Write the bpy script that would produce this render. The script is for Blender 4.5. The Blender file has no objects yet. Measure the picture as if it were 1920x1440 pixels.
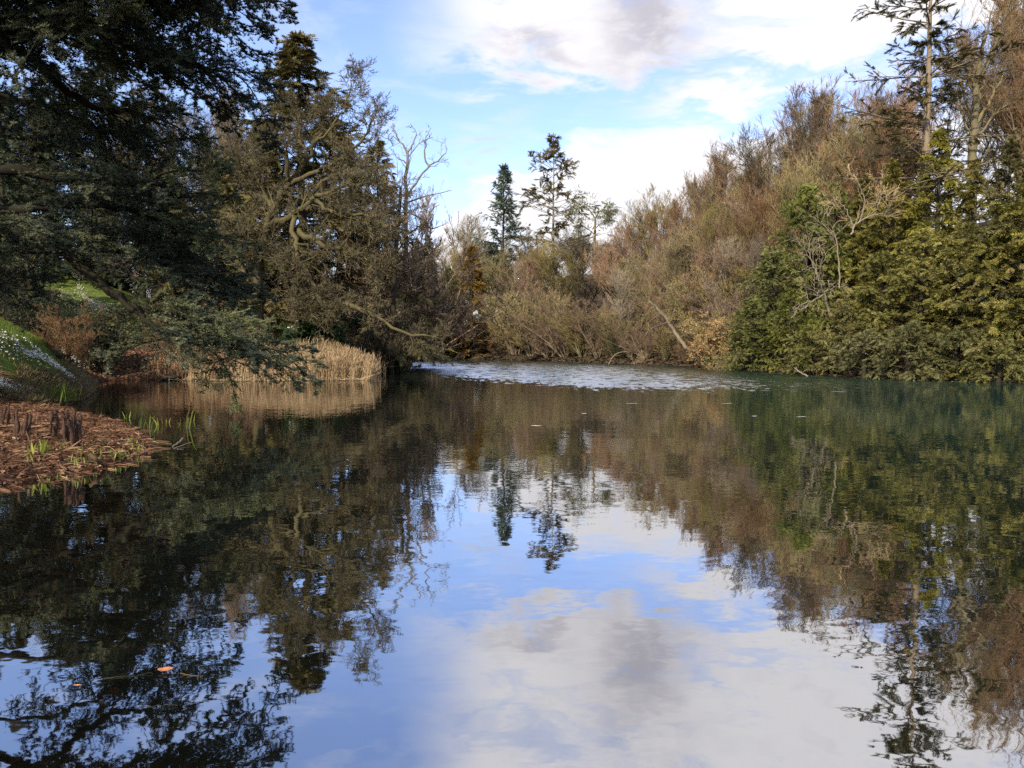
import bpy, math, random
import numpy as np
from mathutils import Vector, Matrix

# ------------------------------------------------------------------ camera
sc = bpy.context.scene
COL = sc.collection
F = 1440.0                      # focal length in pixels of a 1920 px wide picture
CAM_H = 1.7
PITCH = math.radians(2.86)
cam_data = bpy.data.cameras.new('camera')
cam_data.sensor_width = 36.0
cam_data.lens = 36.0 * F / 1920.0
cam_data.clip_start = 0.05
cam_data.clip_end = 5000
cam = bpy.data.objects.new('camera', cam_data)
COL.objects.link(cam)
cam.location = (0, 0, CAM_H)
cam.rotation_euler = (math.radians(90) - PITCH, 0, 0)
sc.camera = cam

# ------------------------------------------------------------------ light
SUN_EL, SUN_AZ = 30.0, 206.0     # azimuth clockwise from +Y (the view direction)
sd = bpy.data.lights.new('sun', 'SUN')
sd.energy = 4.2
sd.angle = math.radians(0.8)
sd.color = (1.0, 0.87, 0.68)
sun = bpy.data.objects.new('sun', sd)
COL.objects.link(sun)
e, a = math.radians(SUN_EL), math.radians(SUN_AZ)
sdir = Vector((math.sin(a) * math.cos(e), math.cos(a) * math.cos(e), math.sin(e)))
sun.rotation_euler = sdir.to_track_quat('Z', 'Y').to_euler()

vs = sc.view_settings
vs.view_transform = 'Standard'
vs.look = 'None'
vs.exposure = 0.7
vs.gamma = 1.0
vs.use_curve_mapping = False
sc.render.engine = 'CYCLES'
cy = sc.cycles
cy.max_bounces = 6
cy.diffuse_bounces = 2
cy.glossy_bounces = 3
cy.transmission_bounces = 3
cy.transparent_max_bounces = 8
cy.caustics_reflective = False
cy.caustics_refractive = False
cy.sample_clamp_indirect = 6.0
cy.use_denoising = False


# ------------------------------------------------------------------ node helpers
class NT:
    """tiny helper: expressions on sockets become Math nodes"""
    def __init__(self, tree):
        self.t = tree

    def node(self, kind, **kw):
        n = self.t.nodes.new(kind)
        for k, v in kw.items():
            setattr(n, k, v)
        return n

    def link(self, a, b):
        self.t.links.new(a, b)

    def put(self, sock, v):
        if isinstance(v, bpy.types.NodeSocket):
            self.t.links.new(v, sock)
        else:
            sock.default_value = v

    def m(self, op, a, b=None, c=None, clamp=False):
        n = self.t.nodes.new('ShaderNodeMath')
        n.operation = op
        n.use_clamp = clamp
        self.put(n.inputs[0], a)
        if b is not None:
            self.put(n.inputs[1], b)
        if c is not None:
            self.put(n.inputs[2], c)
        return n.outputs[0]

    def smooth(self, x, lo, hi, o0=0.0, o1=1.0):
        n = self.t.nodes.new('ShaderNodeMapRange')
        n.interpolation_type = 'SMOOTHSTEP'
        self.put(n.inputs['Value'], x)
        self.put(n.inputs['From Min'], lo)
        self.put(n.inputs['From Max'], hi)
        self.put(n.inputs['To Min'], o0)
        self.put(n.inputs['To Max'], o1)
        return n.outputs[0]

    def mix(self, f, a, b, blend='MIX'):
        n = self.t.nodes.new('ShaderNodeMix')
        n.data_type = 'RGBA'
        n.blend_type = blend
        self.put(n.inputs['Factor'], f)
        for i, v in ((6, a), (7, b)):
            if isinstance(v, tuple) and len(v) == 3:
                v = (*v, 1.0)
            self.put(n.inputs[i], v)
        return n.outputs[2]

    def noise(self, vec, scale, detail=4.0, rough=0.55, dist=0.0):
        n = self.t.nodes.new('ShaderNodeTexNoise')
        if vec is not None:
            self.t.links.new(vec, n.inputs['Vector'])
        n.inputs['Scale'].default_value = scale
        n.inputs['Detail'].default_value = detail
        n.inputs['Roughness'].default_value = rough
        n.inputs['Distortion'].default_value = dist
        return n.outputs['Fac']

    def ramp(self, f, stops):
        n = self.t.nodes.new('ShaderNodeValToRGB')
        self.put(n.inputs[0], f)
        el = n.color_ramp.elements
        while len(el) > 1:
            el.remove(el[-1])
        el[0].position = stops[0][0]
        el[0].color = (*stops[0][1], 1)
        for p, c in stops[1:]:
            q = el.new(p)
            q.color = (*c, 1)
        return n.outputs[0]


# ------------------------------------------------------------------ world: Nishita sky with clouds
world = bpy.data.worlds.new('World')
sc.world = world
world.use_nodes = True
wt = world.node_tree
wt.nodes.clear()
W = NT(wt)
sky = W.node('ShaderNodeTexSky', sky_type='NISHITA', sun_disc=False)
sky.sun_elevation = e
sky.sun_rotation = a
sky.altitude = 100
sky.air_density = 1.0
sky.dust_density = 0.35
sky.ozone_density = 2.5
tc = W.node('ShaderNodeTexCoord')
sep = W.node('ShaderNodeSeparateXYZ')
W.link(tc.outputs['Generated'], sep.inputs[0])
dx, dy, dz = sep.outputs
az = W.m('MULTIPLY', W.m('ARCTAN2', dx, dy), 57.2958)
el_ = W.m('MULTIPLY', W.m('ARCSINE', dz), 57.2958)
# cloud plane coordinates (flattening towards the horizon)
den = W.m('ADD', W.m('MAXIMUM', dz, 0.0), 0.16)
comb = W.node('ShaderNodeCombineXYZ')
W.put(comb.inputs[0], W.m('DIVIDE', dx, den))
W.put(comb.inputs[1], W.m('DIVIDE', dy, den))
cv = comb.outputs[0]
n_big = W.noise(cv, 1.1, 5.0, 0.6, 0.4)
n_mid = W.noise(cv, 3.2, 7.0, 0.62, 0.3)
n_fine = W.noise(cv, 9.0, 6.0, 0.6, 0.2)
sc3 = W.node('ShaderNodeMapping')
W.link(tc.outputs['Generated'], sc3.inputs['Vector'])
sc3.inputs['Scale'].default_value = (5.0, 5.0, 17.0)
sc3.inputs['Rotation'].default_value = (0.0, math.radians(14), 0.0)
n_streak = W.noise(sc3.outputs[0], 1.3, 8.0, 0.62, 0.5)
warp = W.m('ADD', W.m('MULTIPLY', W.m('SUBTRACT', n_streak, 0.5), 9.0),
           W.m('MULTIPLY', W.m('SUBTRACT', n_mid, 0.5), 5.0))
azw = W.m('ADD', az, W.m('MULTIPLY', W.m('SUBTRACT', n_big, 0.5), 14.0))
elw = W.m('ADD', el_, warp)


def blob(a0, e0, ra, re, amp=1.0, tilt=0.0):
    da = W.m('SUBTRACT', azw, a0)
    de = W.m('SUBTRACT', W.m('SUBTRACT', elw, e0), W.m('MULTIPLY', da, tilt))
    q = W.m('ADD', W.m('POWER', W.m('ABSOLUTE', W.m('DIVIDE', da, ra)), 2.0),
            W.m('POWER', W.m('ABSOLUTE', W.m('DIVIDE', de, re)), 2.0))
    return W.m('MULTIPLY', W.m('EXPONENT', W.m('MULTIPLY', q, -1.0)), amp)


# low bank of white cloud over the far wood, thinning to the left
top1 = W.m('MINIMUM', W.m('MAXIMUM', W.m('ADD', 13.6, W.m('MULTIPLY', W.m('SUBTRACT', azw, 2.0), 0.5)), 6.0), 15.0)
low = W.m('MULTIPLY', W.smooth(W.m('SUBTRACT', top1, elw), -0.8, 1.6), W.smooth(az, 70.0, 40.0))
# high cloud sheet, right of centre
high = W.m('MULTIPLY', W.smooth(elw, 17.8, 19.8), W.smooth(azw, -9.0, 0.0))
high = W.m('MULTIPLY', high, W.smooth(W.m('ADD', el_, W.m('MULTIPLY', n_big, 14.0)), 48.0, 36.0))
small = W.m('ADD', blob(13.8, 16.6, 4.5, 1.1, 1.1), blob(22.0, 17.4, 8.0, 0.9, 0.5))
small = W.m('ADD', small, blob(-2.2, 15.2, 2.4, 0.8, 0.55, 0.35))
# broken cloud everywhere else (also what the scene is lit by)
elsewhere = W.m('MULTIPLY', W.smooth(n_mid, 0.42, 0.66), W.smooth(el_, 26.0, 38.0))
veil = W.m('MULTIPLY', W.smooth(n_streak, 0.46, 0.75), 0.30)
back = W.m('MULTIPLY', W.smooth(n_mid, 0.45, 0.6), W.smooth(W.m('ABSOLUTE', az), 45.0, 75.0))
mask = W.m('MAXIMUM', W.m('MAXIMUM', low, high), W.m('MAXIMUM', small, W.m('MAXIMUM', elsewhere, back)))
tear = W.smooth(n_streak, 0.30, 0.50, 0.55, 1.0)
mask = W.m('MAXIMUM', W.m('MULTIPLY', mask, tear), veil, clamp=True)
grey = W.m('ADD', W.m('ADD', blob(9.5, 22.5, 3.6, 4.5, 0.95), blob(1.5, 20.4, 3.4, 1.2, 0.75)),
           W.m('ADD', blob(-2.2, 15.2, 2.6, 0.9, 0.7, 0.35), W.m('MULTIPLY', W.smooth(n_mid, 0.5, 0.72), W.smooth(el_, 22.0, 40.0))))
grey = W.m('MULTIPLY', grey, W.smooth(n_fine, 0.35, 0.62, 0.55, 1.0), clamp=True)
SKY_K = 0.15
EXPO = 2 ** 0.7
hs = W.node('ShaderNodeHueSaturation')
W.link(sky.outputs[0], hs.inputs['Color'])
hs.inputs['Hue'].default_value = 0.5
hs.inputs['Saturation'].default_value = 0.84
hs.inputs['Value'].default_value = 1.22
k = 1.0 / (SKY_K * EXPO)
white = (1.12 * k, 1.10 * k, 1.13 * k)
gry = (0.56 * k, 0.54 * k, 0.62 * k)
cloud_col = W.mix(grey, white, gry)
# soft inner modelling of the white parts
cloud_col = W.mix(W.smooth(n_fine, 0.5, 0.75, 0.0, 0.35), cloud_col, (0.86 * k, 0.85 * k, 0.93 * k))
tinted = W.mix(1.0, hs.outputs[0], (0.72, 0.77, 0.96), 'MULTIPLY')
final = W.mix(mask, tinted, cloud_col)
bg = W.node('ShaderNodeBackground')
W.link(final, bg.inputs['Color'])
bg.inputs['Strength'].default_value = SKY_K
wo = W.node('ShaderNodeOutputWorld')
W.link(bg.outputs[0], wo.inputs['Surface'])


# ------------------------------------------------------------------ pixel -> place helpers
CP, SP = math.cos(PITCH), math.sin(PITCH)


def at(px, py, Y):
    """point of the picture (1920x1440) at distance Y along the view"""
    u, v = (px - 960.0) / F, (720.0 - py) / F
    d = (u, CP + v * SP, v * CP - SP)
    t = Y / d[1]
    return np.array((d[0] * t, Y, CAM_H + d[2] * t))


def on_level(px, py, z=0.0):
    u, v = (px - 960.0) / F, (720.0 - py) / F
    d = (u, CP + v * SP, v * CP - SP)
    t = (z - CAM_H) / d[2]
    return np.array((d[0] * t, d[1] * t, z))


# ------------------------------------------------------------------ materials
def base_mat(name):
    m = bpy.data.materials.new(name)
    m.use_nodes = True
    m.node_tree.nodes.clear()
    T = NT(m.node_tree)
    out = T.node('ShaderNodeOutputMaterial')
    return m, T, out


def foliage_mat(name, cols, trans=0.25, rough=0.6, spec=0.25, nscale=0.35, nmix=0.5, ovar=0.16):
    """cols: three colours dark/mid/light picked by the tint attribute and a soft noise"""
    m, T, out = base_mat(name)
    at_ = T.node('ShaderNodeAttribute', attribute_name='tint')
    geo = T.node('ShaderNodeNewGeometry')
    nz = T.noise(geo.outputs['Position'], nscale, 3.0)
    f = T.m('ADD', T.m('MULTIPLY', at_.outputs['Fac'], 1.0 - nmix), T.m('MULTIPLY', T.smooth(nz, 0.3, 0.7), nmix))
    col = T.ramp(f, [(0.0, cols[0]), (0.5, cols[1]), (1.0, cols[2])])
    oi = T.node('ShaderNodeObjectInfo')      # every plant has its own shade and warmth
    hv = T.node('ShaderNodeHueSaturation')
    T.put(hv.inputs['Hue'], T.m('ADD', 0.492, T.m('MULTIPLY', T.m('FRACT', T.m('MULTIPLY', oi.outputs['Random'], 7.3)), 0.016)))
    T.put(hv.inputs['Saturation'], T.m('ADD', 0.85, T.m('MULTIPLY', T.m('FRACT', T.m('MULTIPLY', oi.outputs['Random'], 3.7)), 0.3)))
    T.put(hv.inputs['Value'], T.m('ADD', 1.0 - ovar, T.m('MULTIPLY', oi.outputs['Random'], 2.0 * ovar)))
    T.link(col, hv.inputs['Color'])
    col = hv.outputs[0]
    p = T.node('ShaderNodeBsdfPrincipled')
    T.link(col, p.inputs['Base Color'])
    p.inputs['Roughness'].default_value = rough
    p.inputs['Specular IOR Level'].default_value = spec
    if trans > 0:
        tr = T.node('ShaderNodeBsdfTranslucent')
        T.link(col, tr.inputs['Color'])
        mx = T.node('ShaderNodeMixShader')
        mx.inputs[0].default_value = trans
        T.link(p.outputs[0], mx.inputs[1])
        T.link(tr.outputs[0], mx.inputs[2])
        T.link(mx.outputs[0], out.inputs[0])
    else:
        T.link(p.outputs[0], out.inputs[0])
    return m


def bark_mat(name, c1, c2, moss=None, moss_amt=0.0, scale=6.0):
    m, T, out = base_mat(name)
    geo = T.node('ShaderNodeNewGeometry')
    mp = T.node('ShaderNodeMapping')
    T.link(geo.outputs['Position'], mp.inputs['Vector'])
    mp.inputs['Scale'].default_value = (1.0, 1.0, 0.35)
    nz = T.noise(mp.outputs[0], scale, 5.0, 0.65)
    nz2 = T.noise(geo.outputs['Position'], 0.7, 3.0)
    at_ = T.node('ShaderNodeAttribute', attribute_name='tint')
    f = T.m('ADD', T.m('MULTIPLY', T.smooth(nz, 0.3, 0.7), 0.55), T.m('MULTIPLY', at_.outputs['Fac'], 0.45))
    col = T.mix(f, c1, c2)
    if moss:
        s = T.node('ShaderNodeSeparateXYZ')
        T.link(geo.outputs['Normal'], s.inputs[0])
        mo = T.m('MULTIPLY', T.smooth(T.m('ADD', s.outputs[2], T.m('SUBTRACT', nz2, 0.5)), -0.35, 0.6), moss_amt)
        col = T.mix(mo, col, moss)
    p = T.node('ShaderNodeBsdfPrincipled')
    T.link(col, p.inputs['Base Color'])
    p.inputs['Roughness'].default_value = 0.85
    p.inputs['Specular IOR Level'].default_value = 0.15
    b = T.node('ShaderNodeBump')
    b.inputs['Strength'].default_value = 0.6
    b.inputs['Distance'].default_value = 0.03
    T.link(nz, b.inputs['Height'])
    T.link(b.outputs[0], p.inputs['Normal'])
    T.link(p.outputs[0], out.inputs[0])
    return m


def plain_mat(name, c, rough=0.7, var=0.25, scale=8.0):
    m, T, out = base_mat(name)
    geo = T.node('ShaderNodeNewGeometry')
    nz = T.noise(geo.outputs['Position'], scale, 4.0)
    d = tuple(x * (1 - var) for x in c)
    l = tuple(min(1, x * (1 + var)) for x in c)
    col = T.mix(T.smooth(nz, 0.3, 0.7), d, l)
    p = T.node('ShaderNodeBsdfPrincipled')
    T.link(col, p.inputs['Base Color'])
    p.inputs['Roughness'].default_value = rough
    T.link(p.outputs[0], out.inputs[0])
    return m


M = {}
M['bark_brown'] = bark_mat('brown_bark', (0.10, 0.078, 0.052), (0.27, 0.215, 0.15))
M['bark_olive'] = bark_mat('olive_bark', (0.08, 0.068, 0.042), (0.26, 0.22, 0.135), (0.17, 0.16, 0.05), 0.5)
M['bark_dark'] = bark_mat('dark_bark', (0.018, 0.015, 0.011), (0.05, 0.042, 0.03), (0.05, 0.055, 0.02), 0.3)
M['bark_cedar'] = bark_mat('cedar_bark', (0.006, 0.005, 0.004), (0.026, 0.021, 0.015), (0.025, 0.028, 0.010), 0.35, 12.0)
M['bark_red'] = bark_mat('red_bark', (0.06, 0.032, 0.022), (0.15, 0.085, 0.055), (0.12, 0.12, 0.035), 0.45)
M['bark_pale'] = bark_mat('pale_bark', (0.12, 0.10, 0.07), (0.28, 0.235, 0.165))
M['bark_grey'] = bark_mat('grey_bark', (0.12, 0.11, 0.10), (0.26, 0.24, 0.21))
M['moss'] = bark_mat('mossy_bark', (0.045, 0.038, 0.02), (0.13, 0.105, 0.06), (0.105, 0.10, 0.03), 0.5)
def twig(name, a_, b_, c_):
    return foliage_mat(name, (a_, b_, c_), trans=0.0, rough=0.8, spec=0.15, nscale=0.22, nmix=0.4, ovar=0.32)
M['twig_brown'] = twig('brown_twigs', (0.12, 0.085, 0.050), (0.23, 0.155, 0.090), (0.35, 0.245, 0.145))
M['twig_red'] = twig('russet_twigs', (0.13, 0.082, 0.050), (0.25, 0.155, 0.092), (0.38, 0.245, 0.150))
M['twig_olive'] = twig('olive_twigs', (0.125, 0.105, 0.050), (0.235, 0.190, 0.085), (0.36, 0.295, 0.14))
M['twig_dark'] = twig('dark_twigs', (0.042, 0.036, 0.022), (0.090, 0.073, 0.044), (0.165, 0.135, 0.080))
M['twig_purple'] = twig('purple_brown_twigs', (0.085, 0.062, 0.045), (0.16, 0.115, 0.08), (0.25, 0.185, 0.125))
M['twig_pale'] = twig('pale_twigs', (0.15, 0.12, 0.08), (0.25, 0.205, 0.14), (0.36, 0.30, 0.21))
M['twig_yellow'] = twig('straw_twigs', (0.20, 0.15, 0.07), (0.34, 0.26, 0.13), (0.46, 0.36, 0.20))
M['yew_green'] = foliage_mat('bright_yew_foliage', ((0.065, 0.078, 0.018), (0.185, 0.205, 0.048), (0.35, 0.36, 0.09)))
M['yew_gold'] = foliage_mat('golden_green_foliage', ((0.075, 0.076, 0.022), (0.225, 0.208, 0.060), (0.45, 0.39, 0.125)))
M['yew_blue'] = foliage_mat('grey_green_foliage', ((0.060, 0.070, 0.024), (0.180, 0.185, 0.060), (0.33, 0.31, 0.11)))
M['fir_dark'] = foliage_mat('dark_fir_foliage', ((0.020, 0.030, 0.015), (0.048, 0.062, 0.030), (0.10, 0.11, 0.055)), trans=0.15)
M['fir_blue'] = foliage_mat('blue_fir_foliage', ((0.045, 0.072, 0.052), (0.115, 0.165, 0.115), (0.21, 0.27, 0.19)), trans=0.15)
M['fir_brown'] = foliage_mat('cone_laden_fir_foliage', ((0.045, 0.046, 0.018), (0.130, 0.115, 0.048), (0.27, 0.205, 0.095)), trans=0.15)
M['cypress_gold'] = foliage_mat('golden_cypress_foliage', ((0.14, 0.095, 0.022), (0.30, 0.20, 0.045), (0.46, 0.32, 0.09)))
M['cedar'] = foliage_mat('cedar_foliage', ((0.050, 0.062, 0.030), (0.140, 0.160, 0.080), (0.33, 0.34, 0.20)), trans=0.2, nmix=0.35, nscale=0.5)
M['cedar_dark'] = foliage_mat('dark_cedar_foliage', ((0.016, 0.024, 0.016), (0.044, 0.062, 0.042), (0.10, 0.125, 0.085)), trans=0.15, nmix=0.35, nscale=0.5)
M['laurel'] = foliage_mat('laurel_leaves', ((0.012, 0.028, 0.010), (0.028, 0.055, 0.018), (0.07, 0.11, 0.03)), trans=0.15, rough=0.35, spec=0.5)
M['gold_leaf'] = foliage_mat('golden_dead_leaves', ((0.28, 0.18, 0.06), (0.56, 0.37, 0.13), (0.72, 0.52, 0.22)), trans=0.3)
M['ivy'] = foliage_mat('ivy_leaves', ((0.015, 0.022, 0.010), (0.035, 0.045, 0.020), (0.08, 0.085, 0.04)), trans=0.1)
M['reed'] = foliage_mat('dry_reeds', ((0.19, 0.125, 0.068), (0.40, 0.285, 0.155), (0.58, 0.45, 0.27)), trans=0.25, nscale=0.8, nmix=0.35)
M['litter'] = foliage_mat('dead_leaf_litter', ((0.07, 0.030, 0.018), (0.19, 0.085, 0.050), (0.42, 0.22, 0.14)), trans=0.1, nmix=0.25, nscale=1.0)
M['straw'] = foliage_mat('dead_iris_leaves', ((0.040, 0.021, 0.012), (0.150, 0.080, 0.042), (0.50, 0.34, 0.21)), trans=0.15, nmix=0.3, nscale=1.2)
M['stalk'] = plain_mat('rotten_stalks', (0.050, 0.023, 0.012), 0.8, 0.5, 30.0)
M['shoot'] = foliage_mat('iris_shoots', ((0.10, 0.14, 0.03), (0.22, 0.27, 0.05), (0.42, 0.42, 0.12)), trans=0.4, nmix=0.1)
M['grass'] = foliage_mat('grass_blades', ((0.055, 0.085, 0.018), (0.11, 0.165, 0.030), (0.24, 0.26, 0.07)), trans=0.3, nscale=0.9, nmix=0.5)
M['grass_dry'] = foliage_mat('dry_bank_plants', ((0.05, 0.045, 0.022), (0.12, 0.10, 0.05), (0.26, 0.22, 0.12)), trans=0.2, nscale=1.0)
M['snow'] = plain_mat('white_petals', (0.78, 0.80, 0.76), 0.5, 0.05)
M['wood_grey'] = plain_mat('weathered_wood', (0.48, 0.40, 0.36), 0.8, 0.15)
M['stone'] = plain_mat('pale_stone', (0.42, 0.39, 0.35), 0.85, 0.3)
M['water_leaf'] = plain_mat('floating_leaf_skin', (0.50, 0.20, 0.075), 0.5, 0.3, 60.0)
M['feather'] = plain_mat('white_feather', (0.75, 0.74, 0.72), 0.6, 0.05)


# ------------------------------------------------------------------ mesh buffer
class Buf:
    def __init__(self):
        self.v, self.t, self.f = [], [], []
        self.n = 0

    def add(self, V, Fc, tint):
        V = np.asarray(V, dtype=np.float32).reshape(-1, 3)
        Fc = np.asarray(Fc, dtype=np.int64)
        self.v.append(V)
        tt = np.empty(len(V), dtype=np.float32)
        tt[:] = tint
        self.t.append(tt)
        self.f.append(Fc + self.n)
        self.n += len(V)

    def tubes(self, P, R, k, rng, tint=None, cap=False):
        P = np.asarray(P, float)
        R = np.asarray(R, float)
        N, S, _ = P.shape
        if N == 0:
            return
        D = np.empty_like(P)
        D[:, 1:-1] = P[:, 2:] - P[:, :-2]
        D[:, 0] = P[:, 1] - P[:, 0]
        D[:, -1] = P[:, -1] - P[:, -2]
        D /= np.linalg.norm(D, axis=2, keepdims=True) + 1e-9
        mean = P[:, -1] - P[:, 0]
        ref = np.where(np.abs(mean[:, 2:3]) > 0.8 * np.linalg.norm(mean, axis=1, keepdims=True),
                       np.array([[1.0, 0.1, 0]]), np.array([[0.05, 0, 1.0]]))
        A = np.cross(D, ref[:, None, :])
        A /= np.linalg.norm(A, axis=2, keepdims=True) + 1e-9
        B = np.cross(D, A)
        th = np.arange(k) * 2 * np.pi / k
        V = P[:, :, None, :] + R[:, :, None, None] * (A[:, :, None, :] * np.cos(th)[None, None, :, None] + B[:, :, None, :] * np.sin(th)[None, None, :, None])
        i = np.arange(N)[:, None, None] * S * k
        s = np.arange(S - 1)[None, :, None] * k
        j = np.arange(k)[None, None, :]
        j2 = (j + 1) % k
        Q = np.stack([i + s + j, i + s + j2, i + s + k + j2, i + s + k + j], axis=-1).reshape(-1, 4)
        if tint is None:
            tint = np.repeat(rng.random(N), S * k)
        elif np.ndim(tint) == 1:
            tint = np.repeat(tint, S * k)
        self.add(V, Q, tint)

    def ribbons(self, P, Wd, rng, tint=None):
        """flat strips along polylines, random facing"""
        P = np.asarray(P, float)
        N, S, _ = P.shape
        if N == 0:
            return
        D = P[:, -1] - P[:, 0]
        D /= np.linalg.norm(D, axis=1, keepdims=True) + 1e-9
        rv = rng.normal(size=(N, 3))
        A = np.cross(D, rv)
        A /= np.linalg.norm(A, axis=1, keepdims=True) + 1e-9
        Wd = np.broadcast_to(Wd, (N, S))
        V = np.stack([P + A[:, None] * Wd[:, :, None], P - A[:, None] * Wd[:, :, None]], axis=2)
        i = np.arange(N)[:, None] * S * 2
        s = np.arange(S - 1)[None] * 2
        Q = np.stack([i + s, i + s + 1, i + s + 3, i + s + 2], axis=-1).reshape(-1, 4)
        if tint is None:
            tint = rng.random(N)
        self.add(V, Q, np.repeat(tint, S * 2))

    def spikes(self, A0, B0, w, rng, tint=None):
        """one thin triangle per twig"""
        N = len(A0)
        if N == 0:
            return
        D = B0 - A0
        rv = rng.normal(size=(N, 3))
        S_ = np.cross(D, rv)
        S_ /= np.linalg.norm(S_, axis=1, keepdims=True) + 1e-9
        w = np.broadcast_to(w, (N,))[:, None]
        V = np.stack([A0 + S_ * w, A0 - S_ * w, B0], axis=1)
        Fc = np.arange(N * 3).reshape(-1, 3)
        if tint is None:
            tint = rng.random(N)
        self.add(V, Fc, np.repeat(tint, 3))

    def stamps(self, TV, TF, pos, X, Y, Z, tint=None, rng=None, tt=None):
        """template vertices TV stamped with frames X,Y,Z (already scaled)"""
        N = len(pos)
        if N == 0:
            return
        V = (pos[:, None] + TV[None, :, 0:1] * X[:, None] + TV[None, :, 1:2] * Y[:, None] + TV[None, :, 2:3] * Z[:, None])
        Fc = (TF[None] + (np.arange(N) * len(TV))[:, None, None]).reshape(-1, TF.shape[1])
        if tint is None:
            tint = rng.random(N)
        tint = np.repeat(tint, len(TV))
        if tt is not None:
            tint = np.clip(tint + np.tile(tt, N), 0, 1)
        self.add(V, Fc, tint)

    def mesh(self, name, mat, smooth=False):
        me = bpy.data.meshes.new(name)
        if not self.v:
            return me
        V = np.concatenate(self.v)
        T_ = np.concatenate(self.t)
        me.vertices.add(len(V))
        me.vertices.foreach_set('co', V.ravel())
        flat = np.concatenate([f.ravel() for f in self.f]).astype(np.int32)
        counts = np.concatenate([np.full(len(f), f.shape[1]) for f in self.f])
        starts = np.concatenate([[0], np.cumsum(counts)[:-1]]).astype(np.int32)
        me.loops.add(len(flat))
        me.loops.foreach_set('vertex_index', flat)
        me.polygons.add(len(counts))
        me.polygons.foreach_set('loop_start', starts)
        if smooth:
            me.polygons.foreach_set('use_smooth', np.ones(len(counts), dtype=bool))
        at_ = me.attributes.new('tint', 'FLOAT', 'POINT')
        at_.data.foreach_set('value', T_)
        me.materials.append(mat)
        me.update(calc_edges=True)
        return me


def tag(o, label=None, cat=None, group=None, kind=None):
    if label:
        o['label'] = label
    if cat:
        o['category'] = cat
    if group:
        o['group'] = group
    if kind:
        o['kind'] = kind
    return o


def link(name, mesh, parent=None):
    o = bpy.data.objects.new(name, mesh)
    COL.objects.link(o)
    if parent is not None:
        o.parent = parent
    return o


def thing(name, label, cat, loc=(0, 0, 0), rotz=0.0, scale=(1, 1, 1), group=None):
    o = bpy.data.objects.new(name, None)
    o.empty_display_size = 0.3
    COL.objects.link(o)
    o.location = [float(c) for c in loc]
    o.rotation_euler = (0, 0, rotz)
    o.scale = scale
    return tag(o, label, cat, group)


def plant(name, label, cat, parts, loc, rotz=0.0, scale=(1, 1, 1), group=None):
    """parts: list of (part name, mesh); meshes are shared between plants of one kind"""
    if len(parts) == 1:
        o = link(name, parts[0][1])
        o.location = [float(c) for c in loc]
        o.rotation_euler = (0, 0, rotz)
        o.scale = scale
        return tag(o, label, cat, group)
    t = thing(name, label, cat, loc, rotz, scale, group)
    for pn, me in parts:
        link(pn, me, t)
    return t


def norm(v):
    return v / (np.linalg.norm(v, axis=-1, keepdims=True) + 1e-9)


def resample(P, n):
    """smooth polyline through control points (Catmull-Rom), n points"""
    P = np.asarray(P, float)
    m = len(P)
    t = np.linspace(0, m - 1, n)
    i = np.clip(t.astype(int), 0, m - 2)
    f = (t - i)[:, None]
    p0, p1, p2, p3 = P[np.clip(i - 1, 0, m - 1)], P[i], P[i + 1], P[np.clip(i + 2, 0, m - 1)]
    return 0.5 * ((2 * p1) + (-p0 + p2) * f + (2 * p0 - 5 * p1 + 4 * p2 - p3) * f ** 2 + (-p0 + 3 * p1 - 3 * p2 + p3) * f ** 3)


def grow(rng, P, R, n, t0, t1, length, ang, asd, up, S, wig, rr, tip=0.3, fall=0.5, absL=None, flat=1.0):
    """children of a set of polylines, all at once"""
    N, S0, _ = P.shape
    idx = np.repeat(np.arange(N), n)
    K = len(idx)
    t = t0 + (t1 - t0) * rng.random(K)
    u = t * (S0 - 1)
    i = np.clip(u.astype(int), 0, S0 - 2)
    f = (u - i)[:, None]
    pos = P[idx, i] * (1 - f) + P[idx, i + 1] * f
    r0 = R[idx, i] * (1 - f[:, 0]) + R[idx, i + 1] * f[:, 0]
    d = norm(P[idx, i + 1] - P[idx, i])
    pl = np.linalg.norm(P[:, 1:] - P[:, :-1], axis=2).sum(1)[idx]
    L = (pl * length if absL is None else absL) * (1 - fall * t) * (0.6 + 0.8 * rng.random(K))
    pr = rng.normal(size=(K, 3))
    pr[:, 2] *= flat
    pr -= d * (pr * d).sum(1, keepdims=True)
    pr = norm(pr)
    a_ = np.radians(ang + asd * rng.normal(size=K))[:, None]
    dr = norm(np.cos(a_) * d + np.sin(a_) * pr + np.array([0, 0, up]))
    out = np.empty((K, S, 3))
    out[:, 0] = pos
    sl = (L / (S - 1))[:, None]
    for s in range(1, S):
        dr = norm(dr + wig * rng.normal(size=(K, 3)) + np.array([0, 0, up * 0.5]))
        out[:, s] = out[:, s - 1] + dr * sl
    rs = r0 * rr * (0.8 + 0.4 * rng.random(K))
    RR = rs[:, None] * np.linspace(1, tip, S)[None]
    return out, RR


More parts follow.
